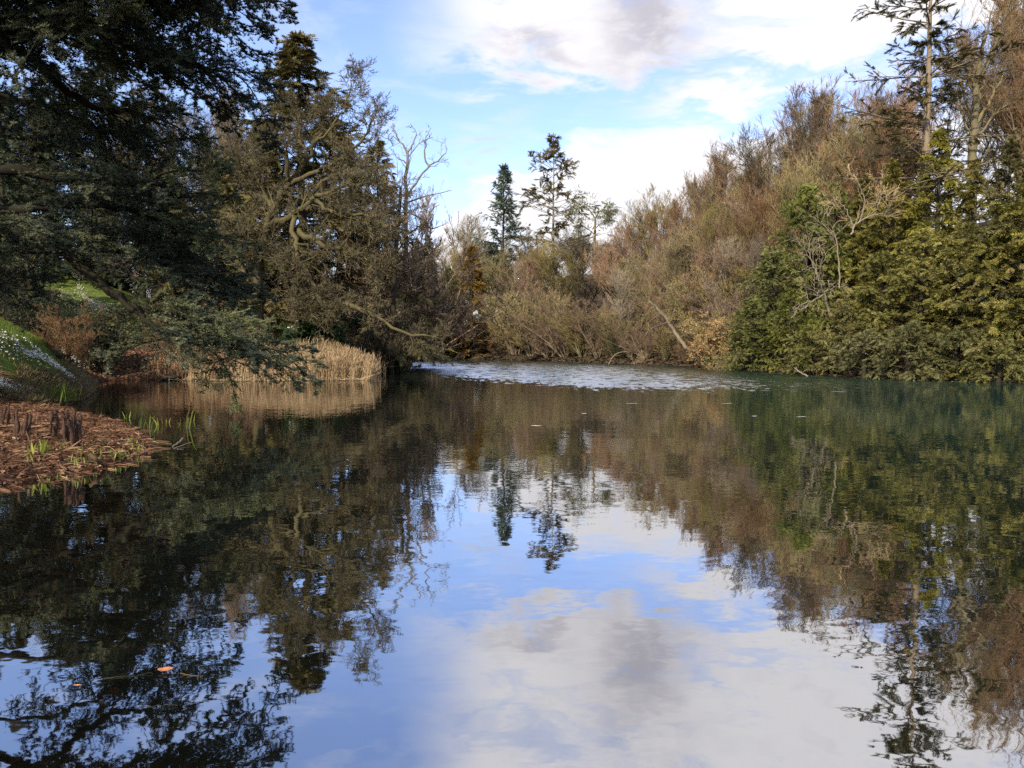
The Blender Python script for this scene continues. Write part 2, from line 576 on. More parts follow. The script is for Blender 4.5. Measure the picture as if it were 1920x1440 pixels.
# ------------------------------------------------------------------ bare broad-leaved trees
def bare_meshes(name, rng, P0, R0, levels, bark, twigm, min_w=0.006, first_sides=8):
    """levels: list of dicts for grow(); the last three are twigs (crown), the rest trunk and limbs"""
    wood, crown = Buf(), Buf()
    wood.tubes(P0, R0, first_sides, rng)
    P, R = P0, R0
    nl = len(levels)
    for li, lv in enumerate(levels):
        P, R = grow(rng, P, R, **lv)
        left = nl - li
        if left > 3:
            wood.tubes(P, np.maximum(R, 0.012), 5 if left > 4 else 4, rng)
        elif left == 3:
            crown.tubes(P, np.maximum(R, min_w * 1.4), 3, rng)
        elif left == 2:
            crown.ribbons(P, np.maximum(R, min_w), rng)
        else:
            if P.shape[1] == 2:
                crown.spikes(P[:, 0], P[:, 1], min_w, rng)
            else:
                crown.ribbons(P, np.linspace(min_w, min_w * 0.4, P.shape[1])[None], rng)
    return [('trunk', wood.mesh(name + '_trunk', bark, True)), ('crown', crown.mesh(name + '_crown', twigm))]


def straight_trunk(rng, H, r, lean=0.02, n=12, wig=0.05, tip=0.15):
    z = np.linspace(-0.5, H, n)
    x = np.cumsum(rng.normal(size=n)) * wig * H / n + lean * z
    y = np.cumsum(rng.normal(size=n)) * wig * H / n
    x -= x[0]
    y -= y[0]
    t = np.linspace(0, 1, n)
    R = r * (1 - t * (1 - tip))
    R[0] *= 1.5
    R[1] *= 1.1
    return np.stack([x, y, z], 1)[None], R[None]


def beech(name, seed, H=16.0, bark='bark_brown', tw='twig_brown', r=0.30, t0=0.2, spread=0.50, ang=42, up=0.28, dens=1.0, min_w=0.008, wig=0.1):
    rng = np.random.default_rng(seed)
    P0, R0 = straight_trunk(rng, H * 0.92, r)
    lv = [dict(n=int(20), t0=t0, t1=0.97, length=spread, ang=ang, asd=10, up=up, S=7, wig=wig, rr=0.5, fall=0.45),
          dict(n=9, t0=0.2, t1=1.0, length=0.55, ang=32, asd=9, up=up * 0.7, S=5, wig=wig, rr=0.6, fall=0.3),
          dict(n=6, t0=0.15, t1=1.0, length=0.55, ang=30, asd=10, up=up * 0.6, S=4, wig=wig, rr=0.6, fall=0.3),
          dict(n=int(6 * dens), t0=0.1, t1=1.0, length=0.55, ang=28, asd=10, up=up * 0.5, S=3, wig=wig, rr=0.6, fall=0.3),
          dict(n=int(7 * dens), t0=0.05, t1=1.0, length=0.55, ang=28, asd=10, up=up * 0.4, S=2, wig=wig, rr=0.7, fall=0.2)]
    return bare_meshes(name, rng, P0, R0, lv, M[bark], M[tw], min_w)


def thicket(name, seed, H=8.0, bark='bark_brown', tw='twig_brown', stems=14, spread=0.55, up=0.12, min_w=0.008, droop=0.0):
    """many-stemmed waterside alder or willow, twiggy down to the ground"""
    rng = np.random.default_rng(seed)
    S = 9
    a_ = rng.random(stems) * 2 * np.pi
    tilt = spread * np.sqrt(rng.random(stems))
    L = H * (0.65 + 0.4 * rng.random(stems)) * (1 - 0.35 * tilt)
    d = norm(np.stack([np.cos(a_) * tilt, np.sin(a_) * tilt, np.ones(stems)], 1))
    P = np.empty((stems, S, 3))
    P[:, 0] = np.stack([np.cos(a_), np.sin(a_), np.zeros(stems)], 1) * 0.35 * rng.random((stems, 1)) + np.array([0, 0, -0.3])
    for s in range(1, S):
        d = norm(d + 0.09 * rng.normal(size=(stems, 3)) + np.array([0, 0, -droop]))
        P[:, s] = P[:, s - 1] + d * (L / (S - 1))[:, None]
    R = (0.045 + 0.05 * rng.random(stems))[:, None] * np.linspace(1, 0.2, S)[None] * H / 8
    lv = [dict(n=9, t0=0.08, t1=1.0, length=0.34, ang=42, asd=12, up=up * 1.5, S=5, wig=0.14, rr=0.5, fall=0.5),
          dict(n=7, t0=0.1, t1=1.0, length=0.5, ang=36, asd=12, up=up * 1.2, S=4, wig=0.14, rr=0.6, fall=0.3),
          dict(n=6, t0=0.1, t1=1.0, length=0.55, ang=33, asd=12, up=up, S=3, wig=0.14, rr=0.6, fall=0.3),
          dict(n=6, t0=0.05, t1=1.0, length=0.6, ang=32, asd=12, up=up * 0.8, S=2, wig=0.1, rr=0.7, fall=0.2)]
    return bare_meshes(name, rng, P, R, lv, M[bark], M[tw], min_w, 5)


# ------------------------------------------------------------------ evergreens
def frond_template(pairs=6, L=1.0, w=0.34, lw=0.085, droop=0.18, rng=None, axis=True, lift=0.0):
    """flat spray: leaflets as thin triangles left and right of an axis along +x"""
    V, Fc, tt = [], [], []
    for k in range(pairs):
        t = (k + 0.3) / pairs
        x = t * L
        z = -droop * t * t
        ln = w * (1 - 0.55 * t)
        for s in (-1, 1):
            b = len(V)
            V += [(x - lw, 0, z), (x + lw, 0, z), (x + ln * 0.75, s * ln, z - droop * 0.25 * t + lift)]
            Fc.append((b, b + 1, b + 2))
            tt += [-0.2, -0.2, 0.25]
    b = len(V)
    V += [(0.8 * L, -lw, -droop * 0.64), (0.8 * L, lw, -droop * 0.64), (1.12 * L, 0, -droop * 1.2)]
    Fc.append((b, b + 1, b + 2))
    tt += [0, 0, 0.3]
    return np.array(V, float), np.array(Fc), np.array(tt, float)


FR_FIR = frond_template(6, 1.0, 0.32, 0.08, 0.15)
FR_YEW = frond_template(4, 1.0, 0.40, 0.10, 0.30, lift=0.05)


def place_fronds(buf, rng, pos, dirs, size, tmpl, tilt=0.35, droop=0.0, tint=None, up=(0, 0, 1)):
    N = len(pos)
    X = norm(dirs + 0.25 * rng.normal(size=(N, 3)) + np.array([0, 0, -droop]))
    U = norm(np.array(up) + tilt * rng.normal(size=(N, 3)))
    Yv = norm(np.cross(U, X))
    Z = np.cross(X, Yv)
    s = (size * (0.65 + 0.7 * rng.random(N)))[:, None]
    if tint is None:
        tint = rng.random(N)
    buf.stamps(tmpl[0], tmpl[1], pos, X * s, Yv * s, Z * s, tint, rng, tmpl[2])


def conifer(name, seed, H, rfn, nl, bark, leaf, tilt_lo=-0.15, tilt_hi=0.5, curve=-0.25, sec=9, seclen=0.42, nfr=5, fsize=0.55,
            t_bare=0.08, r=0.3, tmpl=FR_FIR, clump=0.0, jitter=0.15, ftilt=0.35, fdroop=0.1, inner=0.12, whorl=0, per_top=1.0, secflat=0.25, fork=None):
    rng = np.random.default_rng(seed)
    P0, R0 = straight_trunk(rng, H, r, lean=0.0, n=14, wig=0.02, tip=0.08)
    wood, crown = Buf(), Buf()
    wood.tubes(P0, R0, 8, rng)
    t = t_bare + (1 - t_bare) * (np.arange(nl) + rng.random(nl)) / nl
    t = np.clip(t, 0, 0.992)
    if whorl:
        t = np.clip(np.round(t * whorl) / whorl + rng.normal(size=nl) * 0.004, t_bare, 0.99)
    z = t * (H + 0.5) - 0.5
    a_ = rng.random(nl) * 2 * np.pi
    L = rfn(t) * (1 + jitter * rng.normal(size=nl))
    L = np.maximum(L, 0.15)
    tl = tilt_lo + (tilt_hi - tilt_lo) * t + 0.06 * rng.normal(size=nl)
    S = 7
    cx = np.interp(z, P0[0, :, 2], P0[0, :, 0])
    cyy = np.interp(z, P0[0, :, 2], P0[0, :, 1])
    P = np.empty((nl, S, 3))
    P[:, 0] = np.stack([cx, cyy, z], 1)
    d = norm(np.stack([np.cos(a_), np.sin(a_), tl], 1))
    for s in range(1, S):
        d = norm(d + np.array([0, 0, curve / S]) + 0.05 * rng.normal(size=(nl, 3)))
        P[:, s] = P[:, s - 1] + d * (L / (S - 1))[:, None]
    R = (np.maximum(0.012, r * 0.28 * (L / (L.max() + 1e-6)) ** 0.8))[:, None] * np.linspace(1, 0.25, S)[None]
    wood.tubes(P, R, 4, rng)
    # secondary branches spread sideways in the plane of the limb
    nn = np.maximum(2, (sec * (0.3 + 0.7 * L / L.max())).astype(int))
    P2, R2 = grow(rng, P, R, nn, max(inner, 0.02), 1.0, seclen, 52, 10, -0.03, 4, 0.08, 0.5, fall=0.62, flat=secflat)
    crown_w = Buf()
    wood.tubes(P2, np.maximum(R2, 0.008), 3, rng)
    # fronds
    ids = np.repeat(np.arange(len(P2)), nfr)
    tt = 0.1 + 0.9 * rng.random(len(ids))
    if clump:
        keep = rng.random(len(P2)) > clump
        m = keep[ids]
        ids, tt = ids[m], tt[m]
    u = tt * 3
    i = np.clip(u.astype(int), 0, 2)
    f = (u - i)[:, None]
    pos = P2[ids, i] * (1 - f) + P2[ids, i + 1] * f
    dr = norm(P2[ids, i + 1] - P2[ids, i])
    side = norm(np.cross(dr, np.array([0, 0, 1.0]))) * np.where(rng.random(len(ids)) > 0.5, 1, -1)[:, None]
    dr = norm(dr + side * (0.8 * rng.random((len(ids), 1))))
    base = rng.random(len(P2))[ids]
    tint = np.clip(0.55 * base + 0.45 * rng.random(len(ids)), 0, 1)
    place_fronds(crown, rng, pos, dr, fsize, tmpl, ftilt, fdroop, tint)
    # along limb outer halves and the leader
    ids = np.repeat(np.arange(nl), max(2, nfr))
    tt = 0.35 + 0.65 * rng.random(len(ids))
    u = tt * (S - 1)
    i = np.clip(u.astype(int), 0, S - 2)
    f = (u - i)[:, None]
    pos = P[ids, i] * (1 - f) + P[ids, i + 1] * f
    place_fronds(crown, rng, pos, norm(P[ids, i + 1] - P[ids, i]), fsize, tmpl, ftilt, fdroop)
    k_ = 14
    zt = H - rng.random(k_) * H * 0.05
    pos = np.stack([np.full(k_, P0[0, -1, 0]), np.full(k_, P0[0, -1, 1]), zt], 1)
    place_fronds(crown, rng, pos, norm(np.concatenate([rng.normal(size=(k_, 2)), np.full((k_, 1), 1.6)], 1)), fsize * 0.8, tmpl, 0.6, 0)
    return [('trunk', wood.mesh(name + '_trunk', M[bark], True)), ('crown', crown.mesh(name + '_crown', M[leaf]))]


def yew(name, seed, H, rad, leaf, nl=92, fsize=0.24, nfr=12, sec=13, shape=0.55, droop=0.25, bark='bark_dark'):
    """broad bushy evergreen, foliage to the ground"""
    def rfn(t):
        return rad * np.clip((1 - t) ** shape, 0.06, 1) * (0.75 + 0.25 * np.clip(t / 0.15, 0, 1))
    return conifer(name, seed, H, rfn, nl, bark, leaf, tilt_lo=0.15, tilt_hi=0.95, curve=-0.35, sec=sec, seclen=0.45, nfr=nfr,
                   fsize=fsize, t_bare=0.02, r=0.3, tmpl=FR_YEW, jitter=0.22, ftilt=0.6, fdroop=droop, inner=0.3, secflat=0.8)


def leafy_bush(name, seed, H, rad, leaf, n=2600, lsize=0.12, bark='bark_dark', up=0.3):
    """rounded evergreen or dead-leaved bush made of stems with single leaves"""
    rng = np.random.default_rng(seed)
    P = thick = None
    stems = 12
    S = 6
    a_ = rng.random(stems) * 2 * np.pi
    tilt = (rad / H) * np.sqrt(rng.random(stems))
    d = norm(np.stack([np.cos(a_) * tilt, np.sin(a_) * tilt, np.ones(stems)], 1))
    P = np.empty((stems, S, 3))
    P[:, 0] = np.array([0, 0, -0.2])
    L = H * (0.6 + 0.4 * rng.random(stems))
    for s in range(1, S):
        d = norm(d + 0.12 * rng.normal(size=(stems, 3)))
        P[:, s] = P[:, s - 1] + d * (L / (S - 1))[:, None]
    R = 0.05 * H / 4 * np.linspace(1, 0.3, S)[None] * np.ones((stems, 1))
    wood, crown = Buf(), Buf()
    wood.tubes(P, R, 5, rng)
    P1, R1 = grow(rng, P, R, 9, 0.1, 1, 0.45, 48, 12, 0.05, 4, 0.15, 0.5)
    wood.tubes(P1, R1, 4, rng)
    P2, R2 = grow(rng, P1, R1, 7, 0.1, 1, 0.6, 48, 12, 0.05, 3, 0.15, 0.5)
    wood.ribbons(P2, np.maximum(R2, 0.006), rng)
    ids = rng.integers(0, len(P2), n)
    tt = rng.random((n, 1))
    pos = P2[ids, 1] * (1 - tt) + P2[ids, 2] * tt
    TV = np.array([(0, 0, 0), (0.45, 0.22, 0.03), (1, 0, -0.08), (0.45, -0.22, 0.03)], float)
    TF = np.array([(0, 1, 2, 3)])
    X = norm(rng.normal(size=(n, 3)) * np.array([1, 1, 0.6]))
    U = norm(rng.normal(size=(n, 3)) * 0.6 + np.array([0, 0, up]))
    Yv = norm(np.cross(U, X))
    Z = np.cross(X, Yv)
    s = (lsize * (0.7 + 0.6 * rng.random(n)))[:, None]
    crown.stamps(TV, TF, pos, X * s, Yv * s, Z * s, rng=rng)
    return [('stems', wood.mesh(name + '_stems', M[bark], True)), ('foliage', crown.mesh(name + '_foliage', M[leaf]))]


# ------------------------------------------------------------------ lake shape and ground
LAKE = np.array([(-6.8, -1.2), (-6.6, 5), (-6.25, 9.2), (-5.75, 10.4), (-5.7, 11.3), (-5.85, 12.2), (-6.3, 13.1), (-7.1, 14.6), (-8.1, 16.0),
                 (-9.5, 17.8), (-10.7, 18.9), (-12.4, 21.0), (-13.3, 23.5), (-14.7, 26.6), (-16.8, 31), (-19.8, 36.0), (-19.2, 38.3), (-15, 38.3), (-13.8, 38.0),
                 (-10, 38.3), (-7.6, 38.6), (-7.7, 44), (-8.4, 52), (-8.9, 60), (-9.4, 66), (-14, 72), (-22, 82), (-24, 95), (-20, 107),
                 (-14.6, 111), (-7.4, 106), (2.4, 88), (9.5, 73), (13.4, 64), (15.9, 52), (18.6, 39.8), (23.7, 35.6), (32, 31), (42, 25),
                 (48, 10), (48, -1.2)], float)


def lake_sd(x, y):
    """distance to the shoreline, positive on land"""
    x = np.asarray(x, float)
    y = np.asarray(y, float)
    best = np.full(x.shape, 1e9)
    inside = np.zeros(x.shape, bool)
    n = len(LAKE)
    for i in range(n):
        x0, y0 = LAKE[i]
        x1, y1 = LAKE[(i + 1) % n]
        ex, ey = x1 - x0, y1 - y0
        t = np.clip(((x - x0) * ex + (y - y0) * ey) / (ex * ex + ey * ey), 0, 1)
        best = np.minimum(best, (x - x0 - t * ex) ** 2 + (y - y0 - t * ey) ** 2)
        c = ((y0 > y) != (y1 > y)) & (x < (x1 - x0) * (y - y0) / (y1 - y0 + 1e-12) + x0)
        inside ^= c
    d = np.sqrt(best)
    return np.where(inside, -d, d)


def sst(x, a, b):
    t = np.clip((x - a) / (b - a), 0, 1)
    return t * t * (3 - 2 * t)


def bumps(x, y):
    return (np.sin(x * 1.3 + 1.7 * np.sin(y * 0.7)) * np.cos(y * 1.1 + 0.6 * np.sin(x * 0.9)) * 0.5
            + 0.5 * np.sin(x * 3.1 + y * 1.9 + 2 * np.sin(y * 1.3)) * np.cos(y * 2.7 - x * 1.1))


def ground_h(x, y):
    x = np.asarray(x, float)
    y = np.asarray(y, float)
    d0 = lake_sd(x, y)
    d = np.maximum(d0, 0)
    # left, steep grass bank with a path above and the park slope behind
    steep = 0.98 * np.minimum(d, 1.8) + 0.56 * np.clip(d - 1.6, 0, 2.6) + 0.05 * np.clip(d - 4.2, 0, 4.4) + 0.42 * np.clip(d - 8.6, 0, 22)
    gentle = 0.30 * np.minimum(d, 3.5) + 0.10 * np.clip(d - 3.5, 0, 5) + 0.36 * np.clip(d - 8.5, 0, 26)
    wl = sst(y, 38, 33)
    left = steep * wl + gentle * (1 - wl)
    marsh = 0.24 * (1 - np.exp(-d / 0.9)) + 0.02 * d
    wm = sst(y, 21.5, 19.0)
    wm = wm * sst(x, -16.0, -12.0)
    left = left * (1 - wm) + marsh * wm
    right = 0.35 * np.minimum(d, 2) + 0.36 * np.clip(d - 2, 0, 40)
    far = 0.30 * np.minimum(d, 2) + 0.16 * np.clip(d - 2, 0, 30)
    dam = 0.5 * np.minimum(d, 1.0)
    wr = sst(x, 2, 14)
    wf = sst(y, 78, 98) * (1 - wr)
    h = left * (1 - wr) * (1 - wf) + far * wf + right * wr
    wd = sst(y, 4, -2)
    h = h * (1 - wd) + dam * wd
    h = h + bumps(x, y) * 0.07 * np.minimum(d, 1.5) / 1.5
    # bed
    bed = -0.22 * (1 - np.exp(d0 / 0.7)) + 0.16 * np.minimum(d0, 0)
    bed = np.maximum(bed, -2.4) + 0.03 * bumps(x * 2.0, y * 2.0)
    bed = np.where(d0 < 0, np.minimum(bed, -0.04 + d0 * 0.02), bed)
    return np.where(d0 >= 0, h - 0.03 * np.exp(-d0 / 0.1), bed)


def gh(x, y):
    return float(ground_h(np.array([x]), np.array([y]))[0])


def axis(parts):
    out = []
    for a0, b0, st in parts:
        out.append(np.arange(a0, b0, st))
    return np.concatenate(out)


def surf(px, py, near=8.0, far=90.0):
    """first place where the line of sight through a picture point meets the ground"""
    Ys = np.arange(near, far, 0.05)
    q_ = np.array([at(px, py, 1.0)]) - np.array([0, 0, CAM_H])
    pts = q_ * Ys[:, None] + np.array([0, 0, CAM_H])
    g_ = ground_h(pts[:, 0], pts[:, 1])
    hit = np.nonzero(pts[:, 2] <= g_)[0]
    k_ = hit[0] if len(hit) else len(Ys) - 1
    return np.array([pts[k_, 0], pts[k_, 1], g_[k_]])


gx = axis([(-3000, -400, 260), (-400, -100, 30), (-100, -40, 3.0), (-40, -22, 0.8), (-22, -5, 0.22), (-5, 30, 0.8), (30, 100, 3.0), (100, 400, 30), (400, 3001, 260)])
gy = axis([(-600, -60, 90), (-60, -4, 8), (-4, 8, 0.8), (8, 46, 0.28), (46, 120, 0.9), (120, 200, 5), (200, 600, 40), (600, 5001, 400)])
GX, GY = np.meshgrid(gx, gy, indexing='ij')
GZ = ground_h(GX, GY)
nx, ny = GX.shape
gb = Buf()
ii, jj = np.meshgrid(np.arange(nx - 1), np.arange(ny - 1), indexing='ij')
q = np.stack([ii * ny + jj, (ii + 1) * ny + jj, (ii + 1) * ny + jj + 1, ii * ny + jj + 1], -1).reshape(-1, 4)
gb.add(np.stack([GX, GY, GZ], -1), q, 0.5)

gm, T, out = base_mat('woodland_ground')
geo = T.node('ShaderNodeNewGeometry')
pos = geo.outputs['Position']
s = T.node('ShaderNodeSeparateXYZ')
T.link(pos, s.inputs[0])
X_, Y_, Z_ = s.outputs
n1 = T.noise(pos, 0.45, 4.0)
n2 = T.noise(pos, 3.0, 5.0, 0.65)
n3 = T.noise(pos, 16.0, 4.0, 0.7)
grass = T.ramp(n2, [(0.25, (0.05, 0.075, 0.018)), (0.5, (0.10, 0.145, 0.028)), (0.75, (0.20, 0.19, 0.06))])
leaf = T.ramp(n3, [(0.3, (0.035, 0.024, 0.015)), (0.5, (0.085, 0.055, 0.034)), (0.72, (0.17, 0.115, 0.072))])
mud = T.ramp(n2, [(0.3, (0.030, 0.018, 0.012)), (0.7, (0.10, 0.055, 0.032))])
# grass on the left bank and the park slope, leaves in the woods, mud at the lake edge
gmask = T.m('MULTIPLY', T.smooth(X_, -12.6, -13.8), T.smooth(n1, 0.30, 0.42))
gmask = T.m('MULTIPLY', gmask, T.smooth(Z_, 0.45, 1.0))
near = T.m('MULTIPLY', T.smooth(Y_, 33.0, 30.0), T.smooth(Z_, 0.55, 0.85))
slope_ = T.m('MULTIPLY', T.smooth(X_, -22.0, -25.0), T.smooth(Y_, 38.0, 46.0))
gmask = T.m('MAXIMUM', T.m('MULTIPLY', gmask, T.m('MAXIMUM', near, slope_)), 0.0)
col = T.mix(gmask, leaf, grass)
col = T.mix(T.smooth(T.m('ADD', Z_, T.m('MULTIPLY', n2, 0.2)), 0.32, 0.18), col, mud)
p = T.node('ShaderNodeBsdfPrincipled')
T.link(col, p.inputs['Base Color'])
p.inputs['Roughness'].default_value = 0.9
p.inputs['Specular IOR Level'].default_value = 0.15
b = T.node('ShaderNodeBump')
b.inputs['Strength'].default_value = 0.8
b.inputs['Distance'].default_value = 0.06
T.link(n3, b.inputs['Height'])
T.link(b.outputs[0], p.inputs['Normal'])
T.link(p.outputs[0], out.inputs[0])
ground = link('ground', gb.mesh('ground', gm, True))
tag(ground, 'leaf strewn woodland ground, grass bank and lake bed', None, None, 'structure')

# ------------------------------------------------------------------ water
CALM_A, CALM_B, WIND_A, WIND_BIAS = 0.026, 0.012, 0.50, -0.37
wm_, T, out = base_mat('lake_water')
geo = T.node('ShaderNodeNewGeometry')
pos = geo.outputs['Position']
s = T.node('ShaderNodeSeparateXYZ')
T.link(pos, s.inputs[0])
X_, Y_, Z_ = s.outputs


def scaled(T, vec, sc_):
    mp = T.node('ShaderNodeMapping')
    T.link(vec, mp.inputs['Vector'])
    mp.inputs['Scale'].default_value = sc_
    return mp.outputs[0]


def ncol(T, vec, scale, detail, rough=0.5):
    n = T.node('ShaderNodeTexNoise')
    T.link(vec, n.inputs['Vector'])
    n.inputs['Scale'].default_value = scale
    n.inputs['Detail'].default_value = detail
    n.inputs['Roughness'].default_value = rough
    v = T.node('ShaderNodeVectorMath', operation='SUBTRACT')
    T.link(n.outputs['Color'], v.inputs[0])
    v.inputs[1].default_value = (0.5, 0.5, 0.5)
    return v.outputs[0]


def vscale(T, vec, k_):
    v = T.node('ShaderNodeVectorMath', operation='SCALE')
    T.link(vec, v.inputs[0])
    T.put(v.inputs['Scale'], k_)
    return v.outputs[0]


def vadd(T, a_, b_):
    v = T.node('ShaderNodeVectorMath', operation='ADD')
    T.put(v.inputs[0], a_)
    T.put(v.inputs[1], b_)
    return v.outputs[0]


# wave slopes (not heights), so that far ripples keep their strength
calm = T.smooth(T.noise(scaled(T, pos, (1.0, 2.6, 1.0)), 0.12, 3.0), 0.35, 0.65, 0.45, 1.25)
s_small = vscale(T, ncol(T, scaled(T, pos, (1.0, 2.2, 1.0)), 3.4, 2.0), T.m('MULTIPLY', calm, CALM_A))
s_fine = vscale(T, ncol(T, scaled(T, pos, (0.7, 1.6, 1.0)), 17.0, 1.0), T.smooth(Y_, 4.0, 30.0, 0.006, 0.055))
s_swell = vscale(T, ncol(T, scaled(T, pos, (1.0, 1.6, 1.0)), 0.7, 2.0), CALM_B)
# a breath of wind roughens a band off the far shore
edge_n = T.m('MULTIPLY', T.m('SUBTRACT', T.noise(scaled(T, pos, (1.0, 1.0, 1.0)), 0.35, 4.0, 0.6), 0.5), 7.0)
yn = T.m('ADD', Y_, edge_n)
near_lim = T.m('MAXIMUM', T.m('ADD', 29.0, T.m('MULTIPLY', T.m('POWER', T.m('ABSOLUTE', T.m('MINIMUM', T.m('SUBTRACT', X_, 5.0), 0.0)), 1.45), 0.58)), 28.0)
rightw = T.m('ADD', T.m('SUBTRACT', Y_, 30.0), T.m('MULTIPLY', T.m('SUBTRACT', X_, 10.0), -2.2))
m1 = T.smooth(T.m('SUBTRACT', yn, near_lim), -4.0, 8.0)
m2 = T.smooth(T.m('ADD', rightw, T.m('MULTIPLY', edge_n, 1.4)), -34.0, 8.0)
gust = T.smooth(T.noise(scaled(T, pos, (1.0, 0.6, 1.0)), 1.1, 4.0, 0.7), 0.30, 0.55, 0.25, 1.0)
wind = T.m('MULTIPLY', T.m('MULTIPLY', m1, m2), T.smooth(Y_, 100.0, 62.0))
pn_ = T.smooth(T.noise(scaled(T, pos, (1.0, 0.22, 1.0)), 2.6, 3.0, 0.7), 0.28, 0.72)
patchn = T.m('MULTIPLY', T.smooth(T.m('SUBTRACT', wind, pn_), -0.22, 0.06), T.smooth(wind, 0.02, 0.2))
wsl = T.m('MULTIPLY', patchn, gust)
s_wind = vscale(T, vadd(T, ncol(T, scaled(T, pos, (1.0, 1.2, 1.0)), 5.0, 2.0), (0.0, WIND_BIAS, 0.0)), T.m('MULTIPLY', wsl, WIND_A))
slope = vadd(T, vadd(T, vadd(T, s_small, s_fine), s_swell), s_wind)
ssep = T.node('ShaderNodeSeparateXYZ')
T.link(slope, ssep.inputs[0])
scmb = T.node('ShaderNodeCombineXYZ')
T.link(ssep.outputs[0], scmb.inputs[0])
T.link(ssep.outputs[1], scmb.inputs[1])
scmb.inputs[2].default_value = 1.0
bmp = T.node('ShaderNodeVectorMath', operation='NORMALIZE')
T.link(scmb.outputs[0], bmp.inputs[0])
fr = T.node('ShaderNodeFresnel')
fr.inputs['IOR'].default_value = 1.33
T.link(bmp.outputs[0], fr.inputs['Normal'])
refl = T.m('MINIMUM', T.m('ADD', 0.55, T.m('MULTIPLY', fr.outputs[0], 0.25)), 0.93)
gl = T.node('ShaderNodeBsdfGlossy')
gl.inputs['Roughness'].default_value = 0.015
gl.inputs['Color'].default_value = (0.96, 0.96, 0.97, 1)
T.link(bmp.outputs[0], gl.inputs['Normal'])
tr = T.node('ShaderNodeBsdfTransparent')
tr.inputs['Color'].default_value = (0.62, 0.50, 0.36, 1)
df = T.node('ShaderNodeBsdfDiffuse')
cloudy = T.noise(pos, 0.05, 2.0)
T.link(T.mix(T.smooth(T.m('ADD', X_, T.m('MULTIPLY', Y_, 0.25)), 2.0, 16.0), (0.008, 0.010, 0.007), (0.013, 0.042, 0.034)), df.inputs['Color'])
body = T.node('ShaderNodeMixShader')
T.link(T.smooth(T.m('ADD', T.m('SUBTRACT', X_, T.m('MULTIPLY', Y_, -0.35)), T.m('MULTIPLY', cloudy, 2.0)), -3.5, 3.5, 0.10, 0.97), body.inputs[0])
T.link(tr.outputs[0], body.inputs[1])
T.link(df.outputs[0], body.inputs[2])
mx = T.node('ShaderNodeMixShader')
T.link(refl, mx.inputs[0])
T.link(body.outputs[0], mx.inputs[1])
T.link(gl.outputs[0], mx.inputs[2])
T.link(mx.outputs[0], out.inputs[0])
wb = Buf()
wb.add([(-60, -3, 0), (60, -3, 0), (60, 125, 0), (-60, 125, 0)], [(0, 1, 2, 3)], 0.5)
water = link('lake_water', wb.mesh('lake_water', wm_))
tag(water, 'still dark lake mirroring the trees and sky, ruffled band far out', None, None, 'structure')

# ------------------------------------------------------------------ kinds of trees (meshes shared between copies)
class Kinds(dict):
    def __setitem__(self, k_, v):
        zs = []
        for _, me in v[1]:
            a_ = np.empty(len(me.vertices) * 3, dtype=np.float32)
            me.vertices.foreach_get('co', a_)
            zs.append(a_[2::3])
        super().__setitem__(k_, (float(np.percentile(np.concatenate(zs), 99.9)), v[1]))


K = Kinds()
K['beech_a'] = (16, beech('beech_a', 11, 16, tw='twig_red', up=0.42, ang=38))
K['beech_b'] = (16, beech('beech_b', 12, 16, tw='twig_brown', spread=0.46, ang=32, up=0.45))
K['beech_c'] = (16, beech('beech_c', 13, 16, bark='bark_olive', tw='twig_olive', spread=0.52, ang=44, up=0.38))
K['beech_d'] = (16, beech('beech_d', 14, 16, bark='bark_dark', tw='twig_dark', spread=0.56, ang=52, up=0.18, wig=0.16))
K['ash_pale'] = (16, beech('ash_pale', 16, 16, bark='bark_pale', tw='twig_pale', r=0.14, spread=0.36, ang=40, up=0.2, dens=0.35))
K['alder_a'] = (9, thicket('alder_a', 21, 9, tw='twig_olive', bark='bark_olive'))
K['alder_b'] = (9, thicket('alder_b', 22, 9, tw='twig_brown'))
K['alder_c'] = (9, thicket('alder_c', 23, 9, tw='twig_purple', spread=0.8, droop=0.02))
K['shrub_red'] = (4, thicket('shrub_red', 24, 4, tw='twig_red', bark='bark_red', stems=12, min_w=0.004))
K['shrub_straw'] = (5, thicket('shrub_straw', 25, 5, tw='twig_yellow', bark='bark_pale', stems=7, spread=0.9))
K['shrub_dark'] = (4, thicket('shrub_dark', 26, 4, tw='twig_dark', bark='bark_dark', stems=14, spread=0.9, min_w=0.004))
K['yew_a'] = (10, yew('yew_a', 31, 10, 3.7, 'yew_green'))
K['yew_b'] = (10, yew('yew_b', 32, 10, 3.6, 'yew_gold', fsize=0.29))
K['yew_c'] = (6, yew('yew_c', 33, 6, 3.4, 'yew_blue', nl=56, shape=0.4))
K['yew_d'] = (14, yew('yew_d', 34, 14, 3.6, 'yew_gold', nl=92, fsize=0.33, shape=0.75, nfr=12))
K['cypress'] = (11, yew('cypress', 35, 11, 3.0, 'cypress_gold', nl=130, fsize=0.40, shape=0.95, droop=0.0, nfr=8, sec=11))
K['spruce'] = (19, conifer('spruce', 41, 19, lambda t: 6.6 * (1 - t) ** 0.85 + 0.1, 150, 'bark_dark', 'fir_brown', sec=14, nfr=7, fsize=0.5, curve=-0.4, fdroop=0.35, ftilt=0.5))
K['spruce_dark'] = (16, conifer('spruce_dark', 42, 16, lambda t: 4.6 * (1 - t) ** 0.8 + 0.1, 110, 'bark_dark', 'fir_dark', sec=12, nfr=8, fsize=0.48, curve=-0.2, fdroop=0.25))
K['fir_blue'] = (24, conifer('fir_blue', 43, 24, lambda t: 5.6 * (1 - t) ** 0.75 * (0.82 + 0.18 * np.sin(t * 37)) + 0.15, 170, 'bark_dark', 'fir_blue', tilt_lo=-0.25, tilt_hi=0.9, curve=-0.1, sec=11, nfr=7, fsize=0.52, t_bare=0.1, clump=0.05, jitter=0.22))
